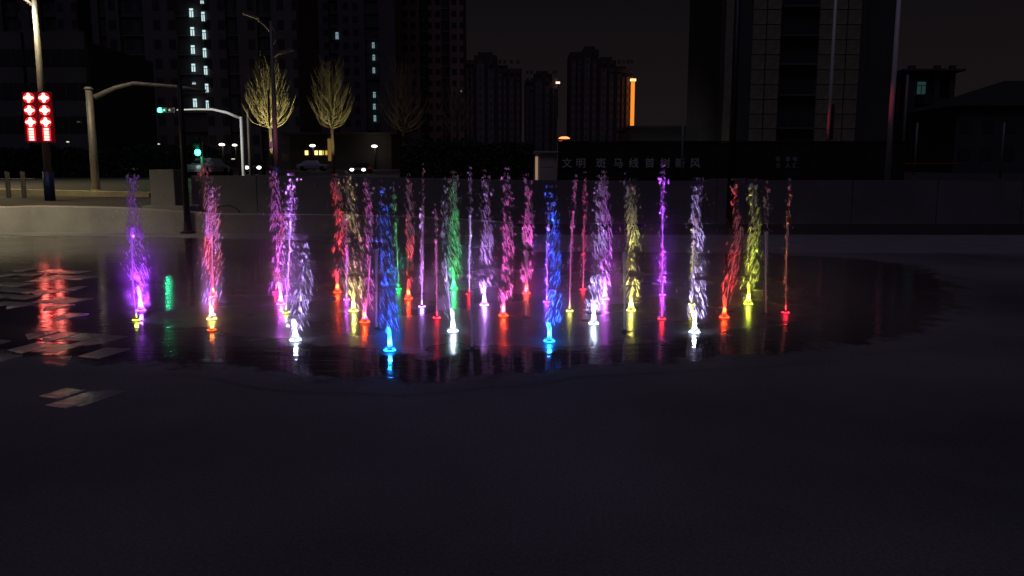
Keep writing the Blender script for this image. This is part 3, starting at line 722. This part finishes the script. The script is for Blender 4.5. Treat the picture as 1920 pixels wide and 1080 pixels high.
plain_pole(352, 158, 432, 22.1, 0, .085, 'black', 'slim black mast standing in front of the low parapet, left of the pink jets', r1=.07)
plain_pole(1367, -60, 438, 22.4, 0, .10, 'black', 'tall black mast rising before the wall behind the red jet at right', r1=.085)
plain_pole(1549, -40, 330, 45, gz(45), .11, 'lit_steel', 'thin street lamp pole at right with red glow and a blue foot', 'street_lamp_pole', .07, 318, (196, 262, 3))
plain_pole(1664, -60, 330, 35, gz(35), .13, 'lit_steel', 'thicker bare street pole at far right tinged red half way up', 'street_lamp_pole', .08, None, (150, 236, 3))
plain_pole(1278, 225, 330, 41, gz(41), .06, 'steel_dim', 'thin dim pole in front of the slogan wall', 'sign_pole')
plain_pole(1690, 140, 320, 60, gz(60), .1, 'steel_dim', 'faint thin pole just right of the barrier arm', 'sign_pole')
plain_pole(1714, 230, 320, 60, gz(60), .08, 'steel_dim', 'short faint pole below the dim green window', 'sign_pole')
plain_pole(1875, 230, 330, 50, gz(50), .06, 'steel_dim', 'faint thin pole near the right edge above the wall', 'sign_pole')

# far street lamps on the road behind
for i, (px, py, s_, D, lb) in enumerate(((254, 269, 5, 120, 'bright far street lamp left of the black mast'), (297, 270, 3, 122, 'dim far street lamp beside the black mast'), (127, 266, 3, 72, 'faint far street lamp between the two left poles'),
        (416, 271, 6, 118, 'far warm street lamp left of the farther traffic mast'), (440, 272, 5, 122, 'far street lamp close against the farther traffic mast'), (586, 273, 6, 116, 'far street lamp above the lit yellow windows'),
        (702, 274, 6, 124, 'far street lamp alone in the dark right of the second tree'), (411, 298, 4, 100, 'low yellowish lamp below the warm far street lamp'), (437, 298, 4, 104, 'low white lamp beside the farther traffic mast foot'))):
    A = at(px, py, D); H = A.z - gz(D); k = D / F
    t = thing('street_lamp', lb, 'street lamp', (A.x, D, gz(D)), 'far lit street lamps')
    MB().tube([(0, .3, 0), (0, .3, H)], .1, 8).build('pole', 'black', t, smooth=True)
    MB().lathe([(0, -.5), (.8, -.35), (1, 0), (.7, .35), (0, .5)], 14).build('lamp_globe', emat('far_lamp', (1, .90, .74) if i != 7 else (1, .85, .5), 3.5 if s_ > 4 else .9), t, (0, 0, H)).scale = (s_ * k * .95, s_ * k * .8, s_ * k * (.8 if py < 290 else .45))
    if s_ >= 5: light('POINT', 'lamp_light', 25, (1, .8, .5), t, (0, -1.5, H - .3), .2)

# ------------------------------------------------------------------ cars on the street
def car(label, px, D, rotz, m, beams=None, group='cars on the street behind the wall', dz=0):
    A = at(px, 320, D); t = thing('car', label, 'car', (A.x, D, gz(D) + dz), group, rotz)
    prof = [(-.88, .32), (-.9, .75), (-.84, .95), (-.66, 1.42), (.66, 1.42), (.84, .95), (.9, .75), (.88, .32)]
    st = [(-2.2, .82, .55), (-2.1, .95, .66), (-1.1, 1.0, .70), (-.4, 1.0, 1.0), (.9, 1.0, 1.0), (1.7, 1.0, .72), (2.1, .94, .66), (2.2, .85, .55)]
    b = MB()
    for (y, w_, h_) in st:
        for (x, z) in prof:
            zz = z if z <= .75 else .75 + (z - .75) * (h_ - .6) / .4 if h_ > .6 else .75 * h_ / .6
            b.v.append((x * w_, y, max(.3, zz)))
    n = len(prof)
    for i in range(len(st) - 1):
        for k in range(n): b.f.append((i * n + k, i * n + (k + 1) % n, (i + 1) * n + (k + 1) % n, (i + 1) * n + k))
    b.f += [tuple(range(n))[::-1], tuple((len(st) - 1) * n + k for k in range(n))]
    b.build('body', m, t, smooth=False)
    MB().box(-.58, .58, -1.02, -.98, .98, 1.22).build('windscreen', 'glass_dark', t)
    wm = None
    for sx_ in (-1, 1):
        for y in (-1.35, 1.35):
            q = MB().tube([(sx_ * .72, y, .32), (sx_ * .92, y, .32)], .32, 14).build('wheel', 'rubber', t)
    for sx_ in (-1, 1):
        bb = MB().lathe([(0, .05), (.11, .03), (.15, 0)], 12); bb.v = [(sx_ * .62 + q[0] * 1.5, -2.2 - q[2], .68 + q[1]) for q in bb.v]
        bb.build('headlight', beams or M['glass_dark'], t)
    MB().box(-.26, .26, -2.24, -2.2, .38, .50).build('number_plate', 'steel_dim', t)
    return t
hl = emat('headlight_beam', (.80, .95, .92), 6); hl2 = emat('headlight_warm', (1, .95, .88), 4); hl3 = emat('headlight_pale', (.5, .65, .6), .5)
car('oncoming car with bright bluish headlights left of the first tree', 487, 84, 0, 'car_dark', hl)
t = car('oncoming car with small white headlights right of the second tree', 678, 88, 0, 'car_dark', hl2); t.location.z -= .25
car('pale car partly hidden by the black mast', 328, 70, R(12), 'car_white', hl3)
car('white car behind the green pedestrian signal', 388, 66, R(-10), 'car_white', hl3, dz=.15)
car('dark car standing left of the farther traffic mast', 425, 72, 0, 'car_dark')
car('pale parked car side-on below the lit yellow windows', 588, 112, R(90), 'car_white')

# ------------------------------------------------------------------ bare pruned trees
def tree(px, pt, pf, D, wpx, m, label, n, up=None, seed=1):
    A = at(px, 330, D); z0 = gz(D); r2 = random.Random(seed)
    t = thing('bare_tree', label, 'tree', (A.x, D, z0), 'bare street trees')
    H = zrel(px, pt, D); hf = zrel(px, pf, D); W = wpx * .43 * D / F
    MB().tube([(0, 0, 0), (.02, 0, hf * .5), (0, 0, hf), (.03, 0, hf + (H - hf) * .5), (0, 0, H * .93)], [.11, .095, .085, .05, .015], 10).build('trunk', 'trunk_shade_bark', t, smooth=True)
    limbs = MB(); tw = MB()
    for k in range(n):
        u = k / n; zs = hf - .1 + (H - hf) * .60 * u ** 1.25; a = k * 2.399 + r2.uniform(-.3, .3)
        reach = W * (1.08 - .78 * u ** 1.5) * r2.uniform(.75, 1.05); rise = (H - hf) * (.20 + .14 * r2.random()) * (1 + 1.0 * u)
        rise = min(rise, H - zs)
        P = []
        for q in range(8):
            s_ = q / 7
            rr = reach * (1 - (1 - s_) ** 2.0) ; zz = zs + rise * (s_ ** 1.55) + .05 * r2.uniform(-1, 1) * s_
            P.append(Vector((rr * math.cos(a) + .04 * r2.gauss(0, 1) * s_, rr * math.sin(a) * .95 + .04 * r2.gauss(0, 1) * s_, zz)))
        limbs.tube(P, [.018 * (1 - .75 * q / 7) for q in range(8)], 5, cap=False)
        for j in range(11):
            q = r2.randint(1, 6); o = P[q].lerp(P[q + 1], r2.random())
            a2 = a + r2.uniform(-1.1, 1.1); Lq = r2.uniform(.25, .75) * (H - hf) * .28
            d = Vector((math.cos(a2) * .5, math.sin(a2) * .5, 1.0)).normalized()
            e = o + d * Lq; mid = o.lerp(e, .5) + Vector((math.cos(a2), math.sin(a2), 0)) * .08 * Lq
            tw.tube([o, mid, e], [.010, .007, .003], 4, cap=False)
    for k in range(9):                         # upright leaders left by pruning
        a = k * 2.4; rr = r2.uniform(.05, .32) * W; z_ = hf + (H - hf) * r2.uniform(.3, .5)
        limbs.tube([(rr * .5 * math.cos(a), rr * .5 * math.sin(a), z_), (rr * math.cos(a), rr * math.sin(a), z_ + (H - z_) * .5), (rr * 1.15 * math.cos(a), rr * 1.15 * math.sin(a), H * r2.uniform(.92, 1.0))], [.035, .025, .008], 5, cap=False)
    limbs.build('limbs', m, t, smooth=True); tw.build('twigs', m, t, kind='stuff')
    if up:
        fx = MB().lathe([(0, 0), (.16, 0), (.18, .1), (.14, .22), (0, .22)], 14)
        f_ = thing('tree_floodlight', up[2], 'floodlight', (A.x + up[0], D - 1.3, gz(D - 1.3)))
        fx.build('housing', 'black', f_); MB().lathe([(0, .24), (.12, .235), (.13, .225)], 14).build('lens', emat('flood_lens', (1, .9, .4), 3), f_)
        lo = light('SPOT', 'flood_light', up[1], (1, .88, .42), f_, (0, 0, .3), .1, spot_size=R(50), spot_blend=.5)
        d = Vector((-up[0], 1.3, H * .72)); lo.rotation_euler = d.to_track_quat('-Z', 'Y').to_euler()
    return t
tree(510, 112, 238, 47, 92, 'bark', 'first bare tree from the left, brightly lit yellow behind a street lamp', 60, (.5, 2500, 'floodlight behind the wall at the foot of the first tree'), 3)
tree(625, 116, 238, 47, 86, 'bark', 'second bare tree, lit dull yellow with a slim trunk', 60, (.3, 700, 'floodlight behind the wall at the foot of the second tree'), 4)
tree(757, 112, 245, 50, 96, 'bark_paled', 'third bare tree, barely lit, in front of the hedge', 46, (.3, 35, 'added weak floodlight brightening the third tree'), 5)  # this floodlight is added to lift the tree out of the dark
tree(858, 150, 250, 56, 80, 'bark_paled', 'fourth bare tree, almost lost in the dark above the hedge', 40, None, 6)

# ------------------------------------------------------------------ the fountain: every jet with its lit ring
COL = {'red': (1, .055, .006), 'crim': (1, .02, .05), 'yel': (.95, .85, .16), 'ygr': (.75, .85, .06), 'vio': (.42, .06, 1), 'mag': (.74, .10, 1), 'lil': (.58, .24, 1),
       'cyb': (.012, .07, 1), 'rdb': (1, .03, .02), 'lav': (.55, .38, 1), 'pnk': (.95, .08, .5), 'cya': (.01, .24, 1), 'grn': (.01, 1, .14), 'wht': (.62, .74, 1), 'wrm': (.9, .85, .75), 'ora': (1, .16, .04)}
POW = {'red': 1, 'crim': .9, 'yel': .8, 'ygr': .8, 'vio': 3.0, 'mag': 2.2, 'lil': 2.4, 'cyb': 2.6, 'rdb': 1, 'lav': 1.6, 'pnk': 1.2, 'cya': 2, 'grn': .9, 'wht': 1.2, 'wrm': .9, 'ora': .9}
SP, BP, RING = 6.8, 1.5, 1.0
ring_m, core_m = {}, {}
for k, c in COL.items(): ring_m[k] = emat('lamp_ring_' + k, c, 7 * POW[k] ** .5)
def nozzle_me():
    b = MB().lathe([(.001, -.01), (.07, -.01), (.07, .006), (.03, .008), (.018, .024), (.012, .026), (.012, .016), (.001, .016)], 20)
    me = bpy.data.meshes.new('nozzle'); me.from_pydata(b.v, [], b.f); me.materials.append(M['black']); return me
NZ = nozzle_me()
def ring_me(k, r):
    b = MB().lathe([(r * .62, .004), (r * .64, .013), (r * .95, .013), (r, .010), (r, .002), (r * .62, .002)], 26)
    me = bpy.data.meshes.new('lamp_ring'); me.from_pydata(b.v, [], b.f); me.materials.append(ring_m[k]); return me
RG = {}
def jet(x, y, col, kind, path, wpx, dens, label, beam=1.0, bcol=None):
    g0 = gnd(x, y); D = g0.y; r2 = random.Random(int(x * 7 + y)); px = D / F
    t = thing('fountain_jet', label, 'fountain jet', g0, 'lit fountain jets')
    link('nozzle', NZ, t)
    lit_ = kind != 'stem'
    if lit_:
        key = (col, kind == 'full')
        if key not in RG: RG[key] = ring_me(col, .056 if kind == 'full' else .044)
        link('lamp_ring', RG[key], t)
    P = [Vector((0, 0, .03))] + [at(a, b_, D) - g0 for a, b_ in path]
    for q in P[1:]: q.y = 0
    def cen(u):                               # point on the column's axis, 0 = nozzle, 1 = top
        s_ = u * (len(P) - 1); i = min(int(s_), len(P) - 2); return P[i].lerp(P[i + 1], s_ - i)
    H = P[-1].z; wd = wpx * px / 2; tip = (P[-1] + P[-2]) * .5
    aim = (tip - Vector((0, 0, .05))).to_track_quat('-Z', 'Y').to_euler()
    bc = {'cya': 'cyb', 'red': 'rdb'}.get(col, col)
    bc = bcol or bc
    if kind == 'full':                        # thick lit foot of the jet: flared, waisted, ragged tip bent to a side
        hb = (y - (y - 40)) * px; hb *= r2.uniform(.85, 1.1); b = MB(); n = 12; dirx = r2.choice((-1, -1, 1)) * r2.uniform(.2, 1)
        prof = [(.054, .0), (.044, .03), (.027, .09), (.018, .22), (.016, .45), (.020, .62), (.026, .74), (.022, .84), (.011, .94), (.002, 1.0)]
        for i, (rr, zz) in enumerate(prof):
            off = dirx * .035 * max(0, zz - .55) ** 1.3 * 2
            for k in range(n):
                a = 2 * math.pi * k / n
                q = rr * (1 + .35 * noise.noise(Vector((math.cos(a) * 1.3, math.sin(a) * 1.3, zz * 5 + x))))
                b.v.append((off + q * math.cos(a), q * math.sin(a), .03 + zz * hb))
        for i in range(len(prof) - 1):
            for k in range(n): b.f.append((i * n + k, i * n + (k + 1) % n, (i + 1) * n + (k + 1) % n, (i + 1) * n + k))
        b.build('jet_base', 'head', t, smooth=True)
        light('POINT', 'lamp_light', 2.3 * POW[col] * BP, COL[col], t, (0, 0, .09), .018)
        light('AREA', 'beam_light', 1.1 * POW[bc] * SP * beam, COL[bc], t, (0, 0, .05), shape='DISK', size=.24, spread=R(70 if col in ('vio', 'mag', 'lil') else 30), rot=aim)
    elif lit_:
        light('POINT', 'lamp_light', .45 * POW[col] * BP, COL[col], t, (0, 0, .06), .02)
        light('AREA', 'beam_light', .55 * POW[bc] * SP * beam, COL[bc], t, (0, 0, .045), shape='DISK', size=.14, spread=R(22), rot=aim)
    # thin solid stem
    if kind != 'full' or dens < .9:
        top = .72 if kind != 'full' else .5; b = MB(); nn = 26
        b.tube([cen(top * k / nn) + Vector((.006 * noise.noise(Vector((k * .5, x, 0))), 0, 0)) for k in range(nn + 1)],
               [(.0065 if kind != 'stem' else .010) * (1 + .5 * noise.noise(Vector((k * .9, y, 2)))) * (1 + 1.1 * (k / nn) ** 3) for k in range(nn + 1)], 6)
        b.build('water_stem', 'stem', t, smooth=True)
    # spray: falling water broken into dashes that all slant one way, in a few strands, with fine drops between
    chev = r2.random() < .25; lean = r2.choice((-1, -1, 1)); full = kind == 'full'
    b = MB(); nd = int((125 if full else 26) * dens); cnt = int((210 if full else 110) * dens)
    def off_at(u):
        return (.34 + .85 * max(0, 1 - u) ** .8) * (1 if full else .7)
    k = tries = 0
    while k < nd and tries < nd * 6:
        tries += 1
        u = .12 + .80 * r2.betavariate(1.35, 1.5)
        if noise.noise(Vector((u * 5.5, x * .37, 0))) < -.12 and r2.random() < .8: continue
        c = cen(u); st = r2.randint(-3, 3) / 3 * .62
        gx = st + r2.gauss(0, .09)
        p = c + Vector((gx * wd * off_at(u), r2.gauss(0, .35) * wd * off_at(u), 0)); p.z = max(.06, p.z)
        sl = (math.copysign(1, gx) if chev else -lean) * (.30 + .14 * noise.noise(Vector((u * 3, x, 4)))) + r2.gauss(0, .05)
        b.drop(p, Vector((sl, r2.gauss(0, .1), -1)), px * r2.uniform(9, 17) * (1 if full else .6), px * r2.choice((.5, .7, .85, 1.15)) * (1 if full else .7)); k += 1
    for k in range(cnt):
        u = r2.betavariate(1.6, 1.15) if full else r2.betavariate(2.6, 1.1)
        u = .10 + .93 * u; c = cen(min(1, u)); gx = r2.gauss(0, .62)
        p = c + Vector((gx * wd * off_at(u), r2.gauss(0, .5) * wd * off_at(u), (u > 1) * .05)); p.z = max(.06, p.z)
        b.drop(p, Vector((-lean * .35 + r2.gauss(0, .15), r2.gauss(0, .1), -1)), px * r2.choice((2, 3, 5, 8)), px * r2.choice((.3, .4, .5, .6)))
    for k in range(int(cnt * .06)):           # stray round drops flung wide
        c = cen(r2.uniform(.15, 1)); p = c + Vector((r2.gauss(0, 1) * wd * 1.5, r2.gauss(0, 1) * wd, r2.gauss(0, .05))); p.z = max(.05, p.z)
        b.drop(p, Vector((r2.gauss(0, .5), 0, 1)), px * 1.8, px * .6)
    # torn lumps of water at the top and down the axis
    m = int((20 if kind == 'full' else 9) * max(.6, dens))
    for k in range(m):
        u = 1 - abs(r2.gauss(0, .09)) if k < m * .65 else r2.uniform(.3, .95)
        c = cen(max(.1, u)) + Vector((r2.gauss(0, .3) * wd, r2.gauss(0, .3) * wd, 0)); rr = px * r2.uniform(.8, 2.9) * (1 if k < m * .6 else .8)
        base = len(b.v); bmx = [(0, 0, 1)] + [(math.cos(a) * s_, math.sin(a) * s_, z) for z, s_ in ((.5, .85), (-.3, .95)) for a in [2 * math.pi * j / 7 for j in range(7)]] + [(0, 0, -1.3)]
        st = Vector((r2.uniform(.6, 1.1), r2.uniform(.6, 1), r2.uniform(.9, 2.0)))
        for q in bmx:
            v = Vector(q); v *= 1 + .9 * noise.noise(v * 1.7 + Vector((k * 3.1, x, y))); b.v.append(tuple(c + Vector((v.x * st.x, v.y * st.y, v.z * st.z)) * rr))
        for j in range(7):
            j2 = (j + 1) % 7
            b.f += [(base, base + 1 + j, base + 1 + j2), (base + 1 + j, base + 8 + j, base + 8 + j2, base + 1 + j2), (base + 15, base + 8 + j2, base + 8 + j)]
    b.build('spray', 'spray', t, kind='stuff')
    return t
J = [
 (256, 601, 'ygr', 'thin', [(250, 540), (246, 440), (247, 345)], 26, .8, 'small yellow-green lamp at the front foot of the leftmost jet, thin stem of water', .8, 'vio'),
 (264, 583, 'vio', 'full', [(262, 530), (256, 450), (251, 400), (247, 325)], 46, 1.6, 'leftmost jet, deep violet with a bright violet foot and violet glow', 1.7),
 (399, 556, 'red', 'full', [(402, 500), (398, 420), (392, 360), (386, 312)], 44, .9, 'red lamp at the rear of the three stacked lamps of the pink column', 1, 'red'),
 (397, 599, 'yel', 'full', [(396, 520), (398, 440), (396, 350)], 50, .9, 'yellow-white lamp in the middle of the three stacked lamps of the pink column', .55, 'lil'),
 (397, 620, 'red', 'thin', [(397, 560), (397, 470), (398, 400)], 36, .7, 'red lamp at the front of the three stacked lamps of the pink column', 1, 'pnk'),
 (527, 571, 'mag', 'full', [(524, 520), (520, 430), (516, 380), (514, 322)], 42, 1.0, 'magenta jet whose white-pink foot stands just behind a small yellow-green lamp'),
 (536, 587, 'ygr', 'thin', [(540, 520), (544, 430), (546, 335)], 52, 3.0, 'small yellow-green lamp right below the magenta foot, pale pink water above', 2.4, 'lil'),
 (517, 549, 'crim', 'thin', [(520, 500), (530, 430), (532, 400)], 30, .7, 'tiny red lamp behind the magenta foot at left of centre'),
 (554, 639, 'wht', 'full', [(557, 600), (566, 560), (574, 510), (570, 455)], 58, .9, 'nearest blue-white jet at left, white foot with short leaning streaks above', .7, 'lav'),
 (633, 549, 'red', 'full', [(636, 500), (640, 420), (634, 370), (628, 335)], 34, .95, 'leftmost orange-red jet of the dense middle group'),
 (650, 563, 'mag', 'thin', [(650, 520), (650, 470), (650, 405)], 16, .7, 'thin magenta stem between the leftmost red jet and the yellow-white jet'),
 (663, 584, 'yel', 'full', [(664, 540), (668, 470), (660, 390), (655, 332)], 46, 1.15, 'tall yellow-white jet with a broad bright yellow foot'),
 (684, 605, 'red', 'full', [(690, 560), (694, 480), (692, 400), (688, 335)], 34, .8, 'orange-red jet just right of the yellow-white foot', .9, 'pnk'),
 (706, 618, 'vio', 'stem', [(706, 560), (706, 480), (706, 402)], 10, .3, 'unlit greyish violet stem between a red jet and the left blue jet'),
 (731, 658, 'cya', 'full', [(730, 600), (728, 520), (723, 430), (719, 350)], 46, 1.0, 'left of the two blue jets, nearest of all, with cyan foot'),
 (747, 543, 'grn', 'thin', [(746, 500), (742, 430), (738, 350)], 22, .7, 'small thin green jet just right of the left blue column'),
 (766, 561, 'red', 'full', [(768, 510), (770, 440), (768, 380), (766, 335)], 26, .9, 'orange-red jet right of the thin green jet'),
 (791, 576, 'lil', 'thin', [(791, 520), (790, 460), (790, 400)], 16, .9, 'thin lilac stem left of a thin red stem and the green jet'),
 (819, 597, 'crim', 'thin', [(819, 530), (818, 460), (817, 392)], 16, .8, 'thin pink stem on a small red lamp left of the white jet', 1, 'pnk'),
 (792, 552, 'mag', 'stem', [(793, 480), (793, 400), (793, 315)], 14, .5, 'high pale pink water top behind the thin lilac stem'),
 (851, 542, 'grn', 'full', [(852, 500), (852, 440), (851, 385), (851, 330)], 34, 1.4, 'tall green jet, the only bright green one in the middle'),
 (849, 622, 'wht', 'full', [(843, 570), (836, 500), (834, 430), (834, 345)], 26, .6, 'white jet with bright white foot standing in front of the green jet', .6, 'lav'),
 (880, 553, 'crim', 'thin', [(880, 500), (881, 420), (882, 322)], 20, .9, 'small red lamp with pale stem between the green jet and the violet jet', 1.3, 'lav'),
 (885, 655, 'lil', 'stem', [(885, 610), (885, 560), (885, 480)], 12, .3, 'unlit grey stem in front of the small red lamp right of the green jet'),
 (908, 573, 'lil', 'full', [(911, 520), (914, 450), (911, 390), (911, 328)], 34, 1.0, 'violet jet with white-violet foot right of centre'),
 (944, 593, 'red', 'full', [(950, 540), (954, 460), (952, 400), (950, 325)], 32, .95, 'orange-red jet with tall orange foot right of the violet jet', .9, 'pnk'),
 (987, 551, 'red', 'full', [(988, 500), (990, 430), (992, 400), (988, 335)], 28, .95, 'orange-red jet behind an unlit grey stem, left of the right blue jet', 1, 'pnk'),
 (987, 596, 'mag', 'stem', [(987, 540), (987, 480), (986, 425)], 22, .5, 'unlit pinkish grey stem in front of an orange-red foot'),
 (1025, 567, 'vio', 'thin', [(1026, 520), (1026, 470), (1028, 400)], 18, .8, 'thin violet stem directly behind the right blue foot'),
 (1030, 641, 'cya', 'full', [(1036, 590), (1042, 520), (1038, 430), (1034, 360)], 44, 1.0, 'right of the two blue jets, with cyan foot and blue reflection'),
 (1068, 584, 'yel', 'thin', [(1069, 530), (1071, 450), (1076, 390), (1080, 338)], 24, 1.0, 'thin cream stem right of the right blue jet', .9, 'pnk'),
 (1093, 544, 'crim', 'thin', [(1094, 490), (1095, 420), (1097, 330)], 22, 1.0, 'small crimson lamp with thin red stem behind the cream stem'),
 (1113, 608, 'wht', 'full', [(1119, 560), (1125, 500), (1126, 420), (1124, 340)], 44, 1.3, 'brightest white jet with widest foot, right of centre', .9, 'lav'),
 (1134, 562, 'mag', 'full', [(1136, 510), (1138, 440), (1134, 380), (1132, 330)], 34, 1.0, 'magenta jet just behind the brightest white jet'),
 (1171, 622, 'wht', 'stem', [(1171, 570), (1171, 500), (1172, 335)], 16, .5, 'unlit grey stem left of the single yellow jet at right of centre'),
 (1183, 583, 'yel', 'full', [(1186, 530), (1188, 460), (1184, 400), (1187, 345)], 38, 1.1, 'yellow jet with small curved yellow foot right of the magenta one'),
 (1242, 554, 'vio', 'thin', [(1242, 510), (1242, 430), (1242, 380), (1243, 318)], 26, 1.5, 'lone violet jet with violet glow round its small lamp, right of the yellow jet', 1.8),
 (1241, 599, 'crim', 'thin', [(1241, 570), (1241, 520), (1241, 460)], 14, .4, 'small dull red lamp in front of the lone violet jet'),
 (1297, 572, 'ygr', 'thin', [(1298, 520), (1300, 470), (1302, 410)], 20, .7, 'small green-yellow lamp right behind the right-hand white jet'),
 (1302, 624, 'wht', 'full', [(1308, 570), (1312, 500), (1306, 420), (1309, 345)], 46, 1.15, 'right-hand white jet with white foot and white reflection, left of the red one', .8, 'lav'),
 (1358, 596, 'red', 'full', [(1366, 540), (1378, 480), (1384, 430), (1376, 345)], 34, .85, 'rightmost red jet with bright red foot, leaning right'),
 (1403, 571, 'ygr', 'full', [(1408, 520), (1414, 450), (1414, 400), (1413, 345)], 40, 1.2, 'yellow-green jet with white-yellow foot near the right end'),
 (1436, 590, 'vio', 'stem', [(1436, 540), (1437, 450), (1438, 350)], 26, .9, 'faint purple spray right of the yellow-green jet'),
 (1473, 587, 'crim', 'thin', [(1474, 530), (1475, 470), (1478, 410), (1481, 345)], 22, .7, 'rightmost jet, thin dull orange stem on a small red lamp', .35, 'ora'),
]
for a in J: jet(*a)

# drifting mist thrown up by the jets, thickened low down to imitate lamp glare
mm = bpy.data.materials.new('mist'); mm.use_nodes = True; nt = mm.node_tree; nt.nodes.clear()
vo = nt.nodes.new("ShaderNodeOutputMaterial"); pv = nt.nodes.new("ShaderNodeVolumePrincipled"); pv.inputs["Density"].default_value = .03; pv.inputs["Color"].default_value = (.95, .95, .97, 1); pv.inputs["Anisotropy"].default_value = .2
nt.links.new(pv.outputs[0], vo.inputs["Volume"])
tcm = nt.nodes.new("ShaderNodeNewGeometry"); sm = nt.nodes.new("ShaderNodeSeparateXYZ"); nt.links.new(tcm.outputs["Position"], sm.inputs[0])
nm = nt.nodes.new("ShaderNodeTexNoise"); nm.inputs["Scale"].default_value = .9; nm.inputs["Detail"].default_value = 1; nt.links.new(tcm.outputs["Position"], nm.inputs[0])
mr = nt.nodes.new("ShaderNodeMapRange"); mr.inputs["From Min"].default_value = 0; mr.inputs["From Max"].default_value = 1.5; mr.inputs["To Min"].default_value = 1; mr.inputs["To Max"].default_value = 0
nt.links.new(sm.outputs["Z"], mr.inputs[0])
mu = nt.nodes.new("ShaderNodeMath"); mu.operation = 'MULTIPLY'; pw = nt.nodes.new('ShaderNodeMath'); pw.operation = 'POWER'; pw.inputs[1].default_value = 2.6; nt.links.new(mr.outputs[0], pw.inputs[0])
ps = nt.nodes.new('ShaderNodeMath'); ps.operation = 'MULTIPLY'; ps.inputs[1].default_value = .20; nt.links.new(pw.outputs[0], ps.inputs[0]); nt.links.new(ps.outputs[0], mu.inputs[0]); nt.links.new(nm.outputs[0], mu.inputs[1]); nt.links.new(mu.outputs[0], pv.inputs["Density"])
cy.volume_step_rate = 2.0; cy.volume_max_steps = 48
a = gnd(150, 660); b_ = gnd(1600, 510)
MB().box(-5.4, 4.9, 7.0, 13.6, .02, 1.52).build('spray_mist', mm, kind='stuff')
